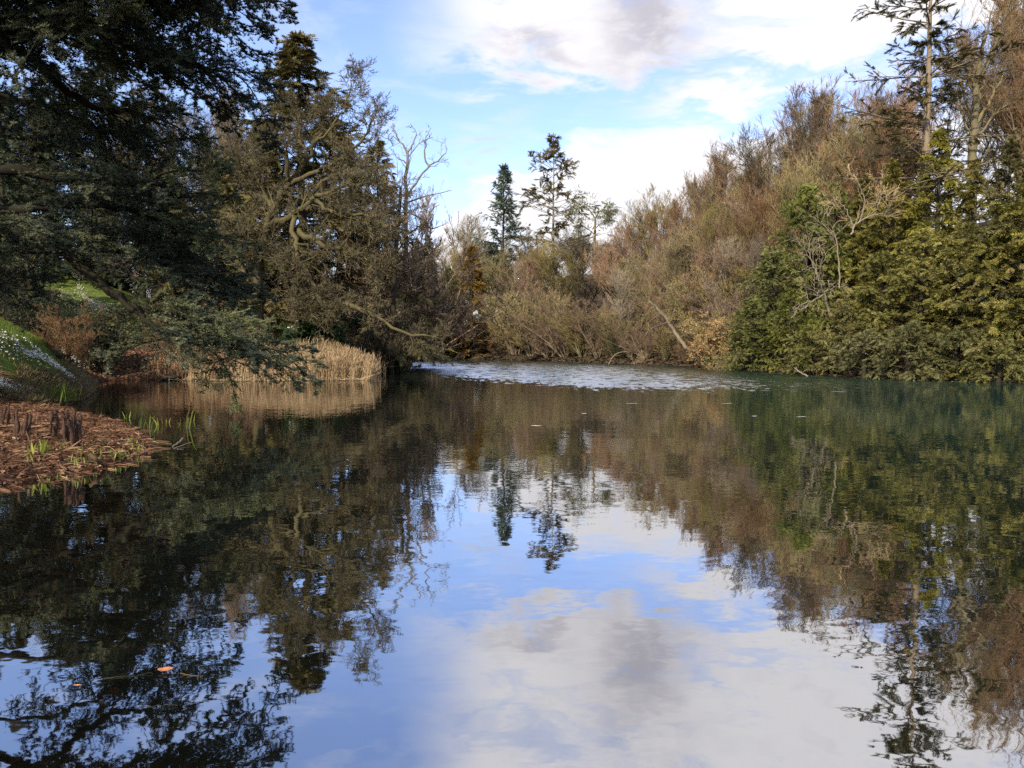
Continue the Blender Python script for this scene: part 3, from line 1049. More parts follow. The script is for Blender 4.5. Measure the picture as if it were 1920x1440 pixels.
K['douglas'] = (26, conifer('douglas', 44, 26, lambda t: 9.0 * (1 - t) ** 0.62 * (0.65 + 0.35 * np.sin(t * 31 + 1)) * np.where(t > 0.86, 0.75, 1) + 0.2, 140, 'bark_brown', 'fir_brown', tilt_lo=-0.2, tilt_hi=0.75, curve=-0.1, sec=10, nfr=8, fsize=0.56, t_bare=0.12, clump=0.12, jitter=0.25, whorl=30, inner=0.35))
K['old_spruce'] = (21, conifer('old_spruce', 45, 21, lambda t: 5.0 * (1 - t) ** 0.40 * (0.62 + 0.38 * np.sin(t * 41 + 0.3)) + 0.3, 125, 'bark_brown', 'fir_brown', tilt_lo=0.0, tilt_hi=0.35, curve=-0.05, sec=12, nfr=11, fsize=0.29, t_bare=0.25, clump=0.06, jitter=0.35, whorl=22, r=0.34, inner=0.15, ftilt=0.25))
K['laurel'] = (3.5, leafy_bush('laurel', 51, 3.5, 2.6, 'laurel', n=9000, lsize=0.20, up=1.0))
K['gold_bush'] = (5, leafy_bush('gold_bush', 52, 5, 2.4, 'gold_leaf', n=13000, lsize=0.14, bark='bark_olive'))
K['small_evergreen'] = (3, leafy_bush('small_evergreen', 53, 3, 1.6, 'ivy', n=4000, lsize=0.12, up=0.6))


def put(kind, name, px, D, top, label, cat='tree', wide=1.0, rot=None, group=None, lift=0.0):
    """tree of a kind rooted on the ground at distance D, its top at picture height `top`"""
    H, parts = K[kind]
    x = (px - 960.0) / F * D * 1.003
    z = gh(x, D)
    topz = at(px, top, D)[2]
    hh = max(topz - z, 0.6)
    s_ = hh / H
    if rot is None:
        rot = (px * 1.37 + D * 2.11 + top) % 6.283
    return plant(name, label, cat, parts, (x, D, z - 0.05 + lift), rot, (s_ * wide, s_ * wide, s_), group)


# ---- right hillside, bare wood along the skyline
G1 = 'bare trees of the right hillside wood'
SKY = [  # kind, px, D, top, wide, label
    ('beech_b', 1172, 104, 408, 1.0, 'slim bare tree right of the flat-topped pine, low on the skyline'),
    ('beech_a', 1205, 98, 388, 1.0, 'bare russet tree where the hillside skyline starts to climb'),
    ('beech_c', 1238, 95, 352, 1.0, 'bare tree with a rounded crown on the lower skyline, left of the gap'),
    ('beech_a', 1272, 92, 334, 1.0, 'bare tree with fine reddish twigs on the lower third of the skyline'),
    ('beech_b', 1305, 90, 322, 0.95, 'narrow bare tree on the skyline left of the pointed crown'),
    ('beech_b', 1348, 86, 272, 0.95, 'bare tree with a pointed crown standing proud of the skyline'),
    ('beech_c', 1384, 84, 284, 1.0, 'bare olive-brown tree just right of the pointed crown on the skyline'),
    ('beech_a', 1416, 82, 252, 1.0, 'russet bare tree on the steepest part of the skyline'),
    ('beech_d', 1447, 80, 232, 1.0, 'dark-limbed bare tree on the skyline left of the tallest forked top'),
    ('beech_a', 1478, 78, 205, 1.0, 'broad russet bare tree left of the tall forked crown'),
    ('beech_b', 1512, 77, 150, 1.0, 'tallest bare tree in the middle of the hillside, forked top against blue sky'),
    ('beech_a', 1548, 76, 182, 1.0, 'bare tree right of the forked top, crown against blue sky'),
    ('beech_c', 1582, 75, 160, 1.0, 'bare tree with an even fan crown midway between forked top and tall spruce'),
    ('beech_a', 1618, 74, 152, 1.0, 'russet bare tree on the skyline left of the tall spruce'),
    ('beech_b', 1655, 73, 148, 1.0, 'bare tree whose crown touches the left boughs of the tall spruce'),
    ('beech_a', 1692, 72, 120, 0.9, 'slim bare tree half hidden behind the tall spruce trunk'),
    ('beech_d', 1765, 70, 95, 0.8, 'thin dark bare tree directly right of the tall spruce'),
    ('beech_b', 1893, 66, -50, 1.0, 'bare tree with a hazy crown reaching the top right corner'),
    ('beech_a', 1935, 64, -90, 1.0, 'bare tree cut by the right edge of the picture'),
]
for kind, px, D, top, wd, lab in SKY:
    put(kind, 'bare_tree', px, D, top, lab, wide=wd * 1.42, group=G1)
MIDROW = [
    ('beech_c', 1190, 84, 470, 'bare olive tree low in the wood above the far right end of the glittering water'),
    ('beech_a', 1232, 80, 430, 'rusty bare tree in the wood above the leaning broken trunk'),
    ('beech_c', 1275, 76, 418, 'olive-brown bare tree behind the leaning broken trunk'),
    ('beech_a', 1322, 72, 392, 'bare tree in the middle of the wood behind the golden-leaved bush'),
    ('beech_c', 1362, 70, 372, 'bare tree with straw-lit twigs left of the green yew slope'),
    ('beech_a', 1402, 68, 350, 'bare tree standing just behind the left edge of the green yews'),
    ('beech_a', 1455, 67, 300, 'russet bare tree above the bright green yew'),
    ('beech_c', 1502, 66, 285, 'bare tree above the green yews, trunk showing between twigs'),
    ('beech_a', 1552, 65, 262, 'russet bare tree below the even fan crown'),
    ('beech_d', 1602, 64, 250, 'dark-limbed bare tree behind the top of the yew slope'),
    ('beech_a', 1652, 63, 240, 'bare tree behind the lower boughs of the tall spruce'),
]
for kind, px, D, top, lab in MIDROW:
    put(kind, 'bare_tree', px, D, top, lab, wide=1.35, group=G1)
for px, D, top, lab in [
    (1352, 63, 440, 'bare tree with one straight pale trunk behind the golden bush'),
    (1168, 78, 500, 'pair of slim pale stems at the far end of the wood'),
    (1415, 60, 440, 'slim pale-stemmed tree at the left edge of the yew slope'),
    (1232, 82, 452, 'thin pale tree in the wood above the fallen branches')]:
    put('ash_pale', 'pale_tree', px, D, top, lab, wide=1.0)

# ---- far shore wood, centre
G2 = 'bare trees of the wood across the lake'
FAR = [
    ('beech_a', 985, 124, 452, 'bare tree behind, between the two tall firs'),
    ('beech_c', 1075, 122, 448, 'bare tree behind, right of the thin tall fir'),
    ('beech_a', 905, 128, 470, 'bare tree behind the blue-green fir foot'),
    ('beech_c', 840, 122, 455, 'straw-lit bare tree with a round crown left of the golden cypress'),
    ('alder_c', 795, 106, 530, 'purple-brown twiggy thicket right of the ivy-covered tree'),
    ('alder_c', 768, 98, 500, 'purple-brown thicket close beside the ivy-covered tree'),
    ('beech_b', 925, 121, 480, 'bare tree between the golden cypress and the blue fir'),
    ('beech_c', 965, 112, 462, 'low bare tree in front of the blue-green fir'),
    ('beech_a', 1005, 108, 478, 'brown bare tree filling the gap below the two tall firs'),
    ('beech_c', 1048, 106, 470, 'olive bare tree at the foot of the thin tall fir'),
    ('beech_d', 1092, 104, 462, 'dark-limbed bare tree below the flat-topped pine'),
    ('beech_b', 1135, 102, 470, 'bare tree with spreading upright limbs under the flat-topped pine'),
    ('beech_a', 1150, 96, 462, 'rusty bare tree where the far wood meets the hillside'),
]
for kind, px, D, top, lab in FAR:
    put(kind, 'bare_tree', px, D, top - 26, lab, wide=1.6, group=G2)
put('ash_pale', 'pale_tree', 884, 124, 395, 'tall pale forked bare tree rising behind the golden cypress', wide=1.25)
put('beech_c', 'bare_tree', 780, 128, 505, 'small hazy bare tree far behind the ivy-covered tree', wide=1.2)
put('fir_blue', 'fir_tree', 944, 116, 310, 'blue-green fir with a neat pointed crown, left of the taller thin fir', wide=1.05)
put('douglas', 'fir_tree', 1036, 114, 254, 'tall thin-crowned fir, highest tree of the far wood', wide=1.0, rot=0.6)
put('cypress', 'golden_cypress', 884, 104.5, 462, 'golden brown conical cypress on the far shore', wide=1.25)
put('yew_a', 'evergreen_tree', 852, 110, 560, 'small yellow-green evergreen leaning on the golden cypress', wide=0.8)
put('spruce_dark', 'small_spruce', 805, 135, 440, 'tiny dark spruce top far off, right one of the distant pair', wide=0.9)
put('spruce_dark', 'small_spruce', 783, 138, 448, 'tiny dark spruce top far off, left one of the distant pair', wide=0.7)
put('yew_a', 'evergreen_tree', 1010, 110, 500, 'green evergreen buried in bare twigs below the thin tall fir', wide=1.0)
put('spruce_dark', 'evergreen_tree', 1165, 92, 492, 'dark evergreen in the wood behind the slim pale stems', wide=1.1)
put('spruce_dark', 'evergreen_tree', 1300, 76, 520, 'dark evergreen glimpsed behind the leaning broken trunk', wide=1.3)
put('yew_a', 'evergreen_tree', 842, 116, 500, 'dark green evergreen under the straw-lit round crown', wide=0.9)

G3 = 'twiggy thickets along the far waterline'
SH = [  # px, D, top, kind, label
    (800, 111.5, 600, 'alder_b', 'thicket at the far left end of the open water'),
    (838, 110, 585, 'alder_a', 'olive thicket at the foot of the small yellow-green evergreen'),
    (858, 107.5, 640, 'alder_c', 'low purple-brown thicket in front of the golden cypress'),
    (930, 101.5, 640, 'alder_c', 'purple-brown thicket right of the golden cypress foot'),
    (962, 98, 545, 'alder_a', 'olive alder thicket below the blue-green fir'),
    (968, 96, 530, 'alder_b', 'brown alder thicket left of the middle of the far shore'),
    (1000, 91.5, 520, 'alder_a', 'tall olive thicket below the thin tall fir'),
    (1032, 87, 545, 'alder_b', 'brown thicket leaning over the water in the middle of the far shore'),
    (1062, 84, 550, 'alder_c', 'purple-tinged thicket right of the middle of the far shore'),
    (1092, 81, 560, 'alder_a', 'olive thicket below the flat-topped pine'),
    (1122, 78, 565, 'alder_b', 'brown thicket where a thin pale branch arches to the water'),
    (1152, 76, 580, 'alder_a', 'low olive thicket beside the arching pale branch'),
    (1182, 73, 600, 'alder_b', 'low brown thicket left of the fallen branches'),
    (1212, 70, 590, 'alder_c', 'purple-brown thicket under the top of the leaning broken trunk'),
    (1248, 67, 600, 'alder_a', 'thicket under the leaning broken trunk'),
    (1290, 62.5, 615, 'alder_b', 'thicket at the foot of the leaning broken trunk'),
    (1335, 60.5, 640, 'alder_a', 'low thicket under the golden-leaved bush'),
]
for px, D, top, kind, lab in SH:
    put(kind, 'waterside_thicket', px, D, top, lab, 'thicket', wide=1.35, group=G3)
SM = [
    (1180, 75, 610, 'small_evergreen', 0.9, 'small dark evergreen bush low on the far right shore'),
    (1140, 79, 585, 'small_evergreen', 1.0, 'dark evergreen bush inside the twigs of the far shore'),
    (1170, 73.5, 640, 'small_evergreen', 1.2, 'green bush touching the water beside the arching branch'),
]
for px, D, top, kind, wd, lab in SM:
    put(kind, 'evergreen_bush', px, D, top, lab, 'bush', wide=wd * 1.3)
put('gold_bush', 'golden_bush', 1330, 55.0, 580, 'golden-leaved bush at the waterline left of the green yews', 'bush', wide=1.1)
put('shrub_straw', 'straw_shrub', 1350, 53.6, 655, 'pale straw-twigged shrub below the golden-leaved bush', 'bush', wide=1.0)
put('shrub_straw', 'straw_shrub', 1195, 69, 655, 'low straw-coloured shrub hanging over the water by the arching branch', 'bush', wide=1.4)

# ---- evergreens on the right shore
G4 = 'evergreens massed on the right shore'
EV = [  # kind px D top wide label
    ('yew_a', 1410, 51.0, 560, 1.25, 'bright green yew at the left end of the evergreens, reaching the water'),
    ('yew_a', 1448, 54.0, 470, 1.1, 'bright green yew second from the left end, behind the first'),
    ('yew_a', 1505, 56.0, 345, 0.85, 'tall bright green yew on the upper left of the evergreen slope'),
    ('yew_a', 1560, 57.0, 345, 0.8, 'green yew behind the white-branched dead tree'),
    ('yew_a', 1480, 49.0, 540, 1.2, 'bright green yew in front, left of the white-branched dead tree'),
    ('yew_c', 1520, 44.6, 610, 1.1, 'grey-green bushy yew at the waterline below the white branches'),
    ('yew_d', 1610, 54.0, 330, 1.0, 'olive evergreen behind the white-branched dead tree'),
    ('yew_b', 1575, 43.7, 560, 1.05, 'olive-green yew in front, right below the white branches'),
    ('yew_d', 1662, 52.0, 300, 1.0, 'golden-green evergreen below the lower boughs of the tall spruce'),
    ('yew_b', 1650, 42.7, 470, 1.1, 'golden-green yew in the middle of the evergreen slope'),
    ('yew_c', 1618, 40.2, 615, 1.2, 'low grey-green yew overhanging the water in the middle of the evergreens'),
    ('yew_d', 1748, 50.0, 240, 0.95, 'tall golden-green evergreen directly under the tall spruce trunk'),
    ('yew_b', 1722, 41.2, 430, 1.1, 'golden-green yew with tufted boughs, right of the middle of the slope'),
    ('yew_c', 1700, 38.6, 600, 1.2, 'low yew with drooping boughs over the water, second from the right'),
    ('yew_d', 1812, 48.0, 300, 1.0, 'golden-green evergreen at the foot of the big bare tree'),
    ('yew_b', 1800, 39.7, 420, 1.1, 'golden-green yew with dark gaps between its boughs near the right'),
    ('yew_c', 1790, 37.0, 610, 1.15, 'low yew at the waterline under the dark gaps near the right'),
    ('yew_d', 1878, 46.0, 262, 1.0, 'tall dark gold evergreen second from the right edge'),
    ('yew_b', 1872, 38.1, 400, 1.15, 'big-boughed golden-green yew close to the right edge'),
    ('yew_b', 1935, 37.3, 330, 1.2, 'golden-green yew cut by the right edge of the picture'),
    ('yew_c', 1870, 35.6, 620, 1.1, 'low yew over the water above the twiggy roots at the right'),
    ('yew_d', 1960, 45.0, 215, 1.1, 'tallest golden evergreen, at the right edge of the picture'),
]
for kind, px, D, top, wd, lab in EV:
    put(kind, 'evergreen_tree', px, D, top, lab, wide=wd * 1.15, group=G4)
put('old_spruce', 'tall_spruce', 1724, 53, -125, 'tall ragged spruce with layered boughs, highest tree on the right', wide=1.15, rot=2.2)
for i, lab in enumerate(['evergreen tree just past the right edge of the picture', 'golden-green evergreen two trees past the right edge',
                        'evergreen farthest past the right edge of the picture']):
    xx = 31 + i * 4.6
    yy = 36.5 - i * 1.8
    plant('evergreen_tree', lab, 'tree', K[('yew_b', 'yew_d')[i % 2]][1], (xx, yy, gh(xx, yy)), i * 1.1, (1.1, 1.1, 1.0), G4)

# low growth that hides the slope between the trunks
FLOOR = ['bare thicket at the far low end of the hillside wood', 'purple-brown thicket above the arching pale branch', 'olive thicket above the tip of the leaning broken trunk', 'brown thicket behind the middle of the leaning broken trunk', 'purple-brown thicket behind the lower half of the leaning trunk', 'olive thicket above the golden-leaved bush', 'brown thicket around the straight pale trunk', 'olive thicket beside the left rim of the green yews', 'brown thicket over the left rim of the green yews', 'olive thicket under the first climbing crowns of the skyline', 'brown thicket one step up from the first climbing crowns', 'purple-brown thicket under the narrow skyline tree', 'olive thicket under the pointed skyline crown', 'brown thicket under the steepest part of the skyline', 'olive thicket left of the forked top, half way up', 'brown thicket straight below the tall forked top', 'purple-brown thicket under the even fan crown', 'brown thicket left of the tall spruce, high on the slope', 'purple-brown thicket directly behind the golden-leaved bush', 'olive thicket between golden bush and first green yew']
G7 = 'low thickets on the floor of the right hillside wood'
for i, (px, D, top, kind) in enumerate([
    (1165, 88, 560, 'alder_b'), (1195, 84, 545, 'alder_c'), (1225, 80, 530, 'alder_a'), (1255, 77, 520, 'alder_b'), (1285, 73, 505, 'alder_c'),
    (1318, 70, 500, 'alder_a'), (1350, 67, 490, 'alder_b'), (1385, 65, 470, 'alder_a'), (1420, 64, 450, 'alder_b'), (1215, 92, 480, 'alder_a'),
    (1255, 88, 460, 'alder_b'), (1300, 84, 440, 'alder_c'), (1345, 80, 420, 'alder_a'), (1390, 77, 400, 'alder_b'), (1440, 75, 370, 'alder_a'),
    (1495, 73, 340, 'alder_b'), (1545, 72, 320, 'alder_c'), (1600, 70, 310, 'alder_b'), (1380, 61, 520, 'alder_c'), (1345, 60.5, 560, 'alder_a')]):
    put(kind, 'slope_thicket', px, D, top, FLOOR[i], 'thicket', wide=1.5, group=G7)

# ---- left bank, behind
G5 = 'bare trees on the left park slope'
LB = [
    ('beech_d', -60, 62, 60, 'dark bare tree beyond the left edge, behind the cedar'),
    ('beech_d', 30, 58, 150, 'bare tree at the far left seen through the cedar boughs'),
    ('beech_b', 95, 66, 190, 'slim bare tree left of the sky gaps behind the cedar'),
    ('beech_d', 165, 70, 130, 'dark bare tree behind the middle of the cedar'),
    ('beech_a', 225, 64, 200, 'russet bare tree behind the cedar, above the green slope'),
    ('beech_d', 270, 60, 125, 'big bare tree with forking limbs seen under the upper cedar bough'),
    ('beech_a', 330, 74, 200, 'russet bare tree right of the forking limbs behind the cedar'),
    ('beech_d', 385, 66, 190, 'bare tree on the slope between cedar and spruce'),
    ('beech_b', 430, 72, 150, 'bare tree just left of the tall dark spruce'),
    ('beech_d', 462, 60, 215, 'bare tree hugging the left side of the tall dark spruce'),
]
for kind, px, D, top, lab in LB:
    put(kind, 'bare_tree', px, D, top, lab, wide=1.0, group=G5)
put('spruce_dark', 'dark_evergreen', 20, 46, 165, 'dark evergreen at the left edge behind the cedar', wide=1.0)
put('spruce_dark', 'dark_evergreen', 110, 58, 120, 'tall dark evergreen behind the left part of the cedar', wide=1.2)
put('spruce_dark', 'dark_evergreen', 205, 60, 60, 'tall dark evergreen behind the middle of the cedar', wide=1.2)
put('spruce_dark', 'dark_evergreen', -40, 56, 80, 'tall dark evergreen just past the left edge', wide=1.2)
put('spruce_dark', 'dark_evergreen', 330, 50, 330, 'dark evergreen on the slope behind the cedar boughs', wide=1.2)
put('spruce_dark', 'dark_evergreen', 425, 52, 300, 'dark evergreen left of the tall spruce', wide=1.0)
put('spruce', 'tall_spruce', 572, 50, 66, 'tall dark spruce with brownish cones rising behind the oak', wide=1.35)
put('spruce_dark', 'dark_evergreen', 505, 52, 250, 'dark evergreen filling behind the oak trunk', wide=1.1)
put('spruce', 'dark_evergreen', 640, 57, 250, 'dark evergreen right of the tall spruce foot', wide=1.2)
put('spruce', 'small_spruce', 714, 62, 262, 'slender spruce top between the oak and the dead forked tree', wide=0.9)
put('yew_d', 'dark_evergreen', 690, 60, 470, 'dark evergreen mass low behind the oak', wide=1.0)
for px, D, top, wd, lab in [
    (575, 44.5, 560, 1.1, 'glossy dark rhododendron under the oak, left one'),
    (615, 44.0, 585, 1.0, 'glossy dark rhododendron under the oak, in the middle'),
    (660, 50.0, 560, 1.2, 'dark rhododendron behind the walkers'),
    (715, 54.0, 575, 1.0, 'dark rhododendron by the dark trunk at the point')]:
    put('laurel', 'rhododendron', px, D, top, lab, 'bush', wide=wd)
for px, D, top, kind, lab in [
    (15, 62, 395, 'alder_c', 'tall twiggy thicket at the left edge high on the slope'),
    (75, 66, 420, 'beech_a', 'small russet tree on the slope left of the sky gap'),
    (215, 68, 400, 'alder_b', 'brown twiggy thicket on the crest behind the green slope'),
    (290, 66, 390, 'alder_c', 'purple-brown thicket on the crest behind the cedar'),
    (150, 72, 440, 'alder_b', 'brown thicket under the sky gap on the crest'),
    (360, 60, 420, 'alder_b', 'brown thicket on the slope behind the lower cedar'),
    (50, 54, 470, 'alder_a', 'olive thicket above the path at the left edge'),
    (400, 56, 430, 'alder_c', 'purple-brown thicket left of the oak')]:
    put(kind, 'slope_thicket', px, D, top, lab, 'thicket', wide=1.5)
# twiggy understorey that closes the view between trunks
for px, D, top, kind, lab in [
    (474, 42.0, 600, 'shrub_red', 'low russet shrub at the foot of the oak trunk'),
    (430, 46, 520, 'alder_b', 'russet thicket behind the reeds at the cedar bough'),
    (690, 47, 560, 'shrub_dark', 'dark thicket at the right end of the reeds'),
    (530, 47, 540, 'shrub_dark', 'dark thicket beside the oak trunk'),
    (40, 44, 500, 'shrub_dark', 'dark thicket above the path at the left edge'),
    (330, 47, 560, 'shrub_red', 'russet thicket on the slope behind the low cedar bough'),
    (20, 48, 470, 'alder_c', 'purple-brown thicket high on the slope at the left edge'),
    (140, 30.6, 560, 'shrub_red', 'red-stemmed bare shrub at the top of the snowdrop bank'),
    (185, 40, 575, 'shrub_dark', 'dark-stemmed bare shrub right of the red-stemmed one'),
    (95, 33.5, 545, 'small_evergreen', 'dark round evergreen bush beside the path'),
    (190, 38, 560, 'small_evergreen', 'dark evergreen bush on the slope behind the bare shrubs')]:
    put(kind, 'bank_shrub', px, D, top, lab, 'bush', wide=1.2)


# ------------------------------------------------------------------ the cedar that overhangs the left bank
def cedar_bough(seed, dense=1.0):
    rng = np.random.default_rng(seed)
    S = 8
    t = np.linspace(0, 1, S)
    ax = np.stack([2.7 * t, 0.18 * np.sin(t * 3 + seed), 0.10 * np.sin(t * 5) - 0.42 * t * t], 1)[None]
    R = np.linspace(0.028, 0.008, S)[None]
    wood, fol = Buf(), Buf()
    wood.tubes(ax, R, 4, rng)
    P1, R1 = grow(rng, ax, R, int(22 * dense), 0.05, 1.0, 0.36, 55, 8, -0.02, 5, 0.07, 0.5, fall=0.55, flat=0.12)
    wood.ribbons(P1, np.maximum(R1, 0.006), rng)
    P2, R2 = grow(rng, P1, R1, 7, 0.1, 1.0, 0.42, 50, 10, 0.0, 3, 0.08, 0.6, fall=0.4, flat=0.18)
    wood.ribbons(P2, np.maximum(R2, 0.004), rng)
    # needle rosettes along the twigs
    allp = []
    for PP, k in ((P1, 10), (P2, 7), (ax, 30)):
        n_, s_, _ = PP.shape
        ids = np.repeat(np.arange(n_), k)
        u = rng.random(len(ids)) * (s_ - 1)
        i = np.clip(u.astype(int), 0, s_ - 2)
        f = (u - i)[:, None]
        allp.append(PP[ids, i] * (1 - f) + PP[ids, i + 1] * f)
    pos = np.concatenate(allp)
    n = len(pos)
    tint0 = np.clip(0.35 + 0.5 * (rng.random(n) - 0.5) + 0.25 * (pos[:, 0] / 2.7), 0, 1)
    for q_ in range(5):
        d = rng.normal(size=(n, 3))
        d[:, 2] = np.abs(d[:, 2]) * 0.6 + 0.15
        d = norm(d)
        fol.spikes(pos - d * 0.006, pos + d * (0.060 + 0.035 * rng.random((n, 1))), 0.0105, rng, tint0)
    return wood, fol


BOUGHS = []
for i in range(4):
    w_, f_ = cedar_bough(60 + i)
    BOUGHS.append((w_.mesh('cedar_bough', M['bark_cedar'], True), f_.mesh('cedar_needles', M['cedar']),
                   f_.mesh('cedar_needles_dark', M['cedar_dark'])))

CR = np.random.default_rng(77)
cx0, cy0 = -16.0, 13.2
czg = gh(cx0, cy0)
cedar = thing('cedar_tree', 'huge old cedar at the left whose layered boughs overhang the bank and water', 'tree', (0, 0, 0))
tb = Buf()
tz = np.linspace(czg - 0.5, czg + 17, 12)
tb.tubes(np.stack([cx0 + 0.05 * (tz - czg), cy0 + 0 * tz, tz], 1)[None], np.linspace(0.75, 0.15, 12)[None], 10, CR)
link('trunk', tb.mesh('cedar_trunk', M['bark_cedar'], True), cedar)


def limb(pts, r0, r1, spec, n=40, foot=True):
    """pts in (px, py, D); spec = (start t, count, scale, dark share, spread deg, droop)"""
    W3 = np.array([at(*p_) for p_ in pts])
    if foot:
        W3 = np.vstack([[cx0, cy0, W3[0][2]], W3])
    P = resample(W3, n)
    wig = CR.normal(size=(n, 3)) * 0.03
    P = P + wig
    b_ = Buf()
    b_.tubes(P[None], (np.linspace(r0, r1, n) * (1 + 0.13 * CR.normal(size=n)))[None], 9, CR)
    link('limb', b_.mesh('cedar_limb', M['bark_cedar'], True), cedar)
    t0, cnt, scl, dark, spread, droop = spec
    for k_ in range(cnt):
        t = t0 + (1 - t0) * (k_ + 0.7 * CR.random()) / cnt
        u = t * (n - 1)
        i = min(int(u), n - 2)
        pos = P[i] + (P[i + 1] - P[i]) * (u - i)
        d = P[i + 1] - P[i]
        d[2] *= 0.5
        base = math.atan2(d[1], d[0])
        sgn = 1 if k_ % 2 else -1
        yaw = base + sgn * math.radians(spread * (0.55 + 0.7 * CR.random()) * (1.05 - 0.75 * t ** 3))
        pitch = math.radians(droop + 12 * CR.normal())
        roll = math.radians(16 * CR.normal())
        w_, f_, fd_ = BOUGHS[int(CR.integers(0, 4))]
        o = link('bough', w_, cedar)
        o.location = pos
        o.rotation_euler = (roll, pitch, yaw)
        s_ = scl * (0.75 + 0.5 * CR.random()) * (1.0 - 0.25 * t)
        o.scale = (s_, s_, s_)
        link('needles', fd_ if CR.random() < dark else f_, o)


limb([(-150, 90, 18), (0, 56, 17), (150, 46, 16.5), (250, 86, 16.5), (360, 118, 17), (430, 140, 17.5)], 0.24, 0.03, (0.28, 18, 0.95, 0.55, 75, 6))
limb([(-60, 60, 17), (100, 26, 16), (180, -20, 15.5), (300, -60, 16)], 0.16, 0.03, (0.3, 9, 0.95, 0.6, 80, 8))
limb([(-200, -40, 17), (0, -90, 17), (200, -80, 17), (300, -30, 17.5), (350, 30, 18)], 0.2, 0.03, (0.3, 17, 1.0, 0.3, 70, 10))
limb([(-100, 110, 18), (0, 94, 18), (60, 108, 18), (120, 165, 18), (190, 205, 18.5), (250, 210, 19), (300, 235, 19.5)], 0.18, 0.03, (0.3, 14, 0.85, 0.5, 75, 8))
limb([(-150, 200, 18.5), (-20, 180, 18.5), (100, 205, 19), (200, 250, 19.5), (270, 285, 19.5)], 0.13, 0.02, (0.3, 9, 0.85, 0.6, 80, 10))
limb([(-150, 300, 18), (0, 318, 18), (150, 335, 18.5), (300, 345, 19), (310, 350, 19.5), (335, 375, 20)], 0.16, 0.02, (0.42, 11, 0.9, 0.15, 75, 8))
limb([(-100, 395, 18.5), (100, 385, 19), (250, 395, 19.5), (310, 420, 20), (345, 460, 20)], 0.15, 0.02, (0.42, 11, 0.9, 0.3, 75, 8))
limb([(0, 440, 20), (170, 425, 20.5), (290, 460, 21), (330, 490, 21), (360, 530, 21)], 0.14, 0.02, (0.42, 11, 0.95, 0.9, 70, 10))
limb([(40, 470, 21), (200, 470, 21.5), (320, 500, 22), (420, 555, 22)], 0.12, 0.02, (0.5, 7, 0.9, 0.95, 70, 12))
limb([(-100, 420, 18.5), (80, 447, 19), (150, 500, 19), (210, 548, 19), (262, 577, 19), (330, 590, 19), (400, 612, 19.5), (450, 630, 20), (490, 655, 20)],
     0.16, 0.02, (0.60, 15, 0.85, 0.2, 75, 6))
limb([(216, 551, 19), (250, 582, 18.8), (300, 622, 18.5), (350, 640, 18.5), (390, 655, 18.5), (415, 680, 18.5)], 0.09, 0.012, (0.42, 11, 0.72, 0.15, 75, 6), foot=False)
limb([(262, 577, 19), (310, 600, 18.6), (350, 612, 18.2), (390, 630, 18.0)], 0.06, 0.012, (0.42, 5, 0.75, 0.15, 80, 5), foot=False)
limb([(-150, 440, 18), (-20, 455, 18.5), (60, 465, 19), (130, 480, 19.5)], 0.10, 0.02, (0.42, 5, 0.8, 0.4, 80, 10))
limb([(-150, 500, 19), (-60, 510, 20), (0, 520, 20.5)], 0.08, 0.02, (0.42, 5, 0.8, 0.9, 80, 12))

limb([(-150, 400, 17.5), (-20, 405, 17.5), (60, 420, 17.8), (110, 440, 18.2)], 0.07, 0.015, (0.35, 7, 0.8, 0.4, 85, 4))
limb([(-200, -110, 17), (0, -150, 17), (150, -140, 17), (270, -100, 17.5), (340, -50, 18)], 0.16, 0.03, (0.3, 26, 1.0, 0.6, 80, 8))
limb([(-200, -200, 17), (0, -240, 17), (150, -230, 17), (250, -190, 17.5), (310, -150, 18)], 0.16, 0.03, (0.3, 24, 1.0, 0.6, 80, 8))
limb([(-250, -160, 14), (-50, -200, 14), (120, -190, 14), (200, -150, 14.5), (250, -90, 15)], 0.2, 0.03, (0.25, 27, 1.0, 0.5, 80, 8))
limb([(-250, -60, 15), (-50, -50, 15), (100, -60, 15), (260, -40, 15)], 0.16, 0.03, (0.25, 18, 1.0, 0.6, 80, 8))
limb([(-250, -330, 13), (-60, -380, 13), (120, -340, 13), (220, -270, 13.5), (290, -200, 14)], 0.2, 0.03, (0.2, 27, 1.05, 0.5, 80, 8))

# ------------------------------------------------------------------ trees with their own skeletons
def skeleton_tree(name, label, stems, levels, bark, tw, min_w, seed, n=18, cat='tree', wig=0.05, base=None, extra=None):
    """stems: list of (points in (px,py,D), r0, r1)"""
    rng = np.random.default_rng(seed)
    Ps, Rs = [], []
    for pts, r0, r1 in stems:
        P = resample([at(*p_) for p_ in pts], n)
        w_ = rng.normal(size=(n, 3)) * wig
        w_[0] = 0
        P = P + w_
        Ps.append(P)
        Rs.append(np.linspace(r0, r1, n))
    P0, R0 = np.array(Ps), np.array(Rs)
    b0 = P0[0][0].copy() if base is None else np.array(base, float)
    P0 = P0 - b0
    wood, crown = Buf(), Buf()
    wood.tubes(P0, R0, 8, rng)
    P, R = P0, R0
    nl = len(levels)
    for li, lv in enumerate(levels):
        P, R = grow(rng, P, R, **lv)
        if nl - li > 2:
            wood.tubes(P, np.maximum(R, 0.010), 4, rng)
        elif nl - li == 2:
            crown.ribbons(P, np.maximum(R, min_w), rng)
        elif P.shape[1] == 2:
            crown.spikes(P[:, 0], P[:, 1], min_w, rng)
        else:
            crown.ribbons(P, np.linspace(min_w, min_w * 0.4, P.shape[1])[None], rng)
    t = thing(name, label, cat, b0)
    link('trunk', wood.mesh(name + '_wood', M[bark], True), t)
    link('crown', crown.mesh(name + '_twigs', M[tw]), t)
    return t


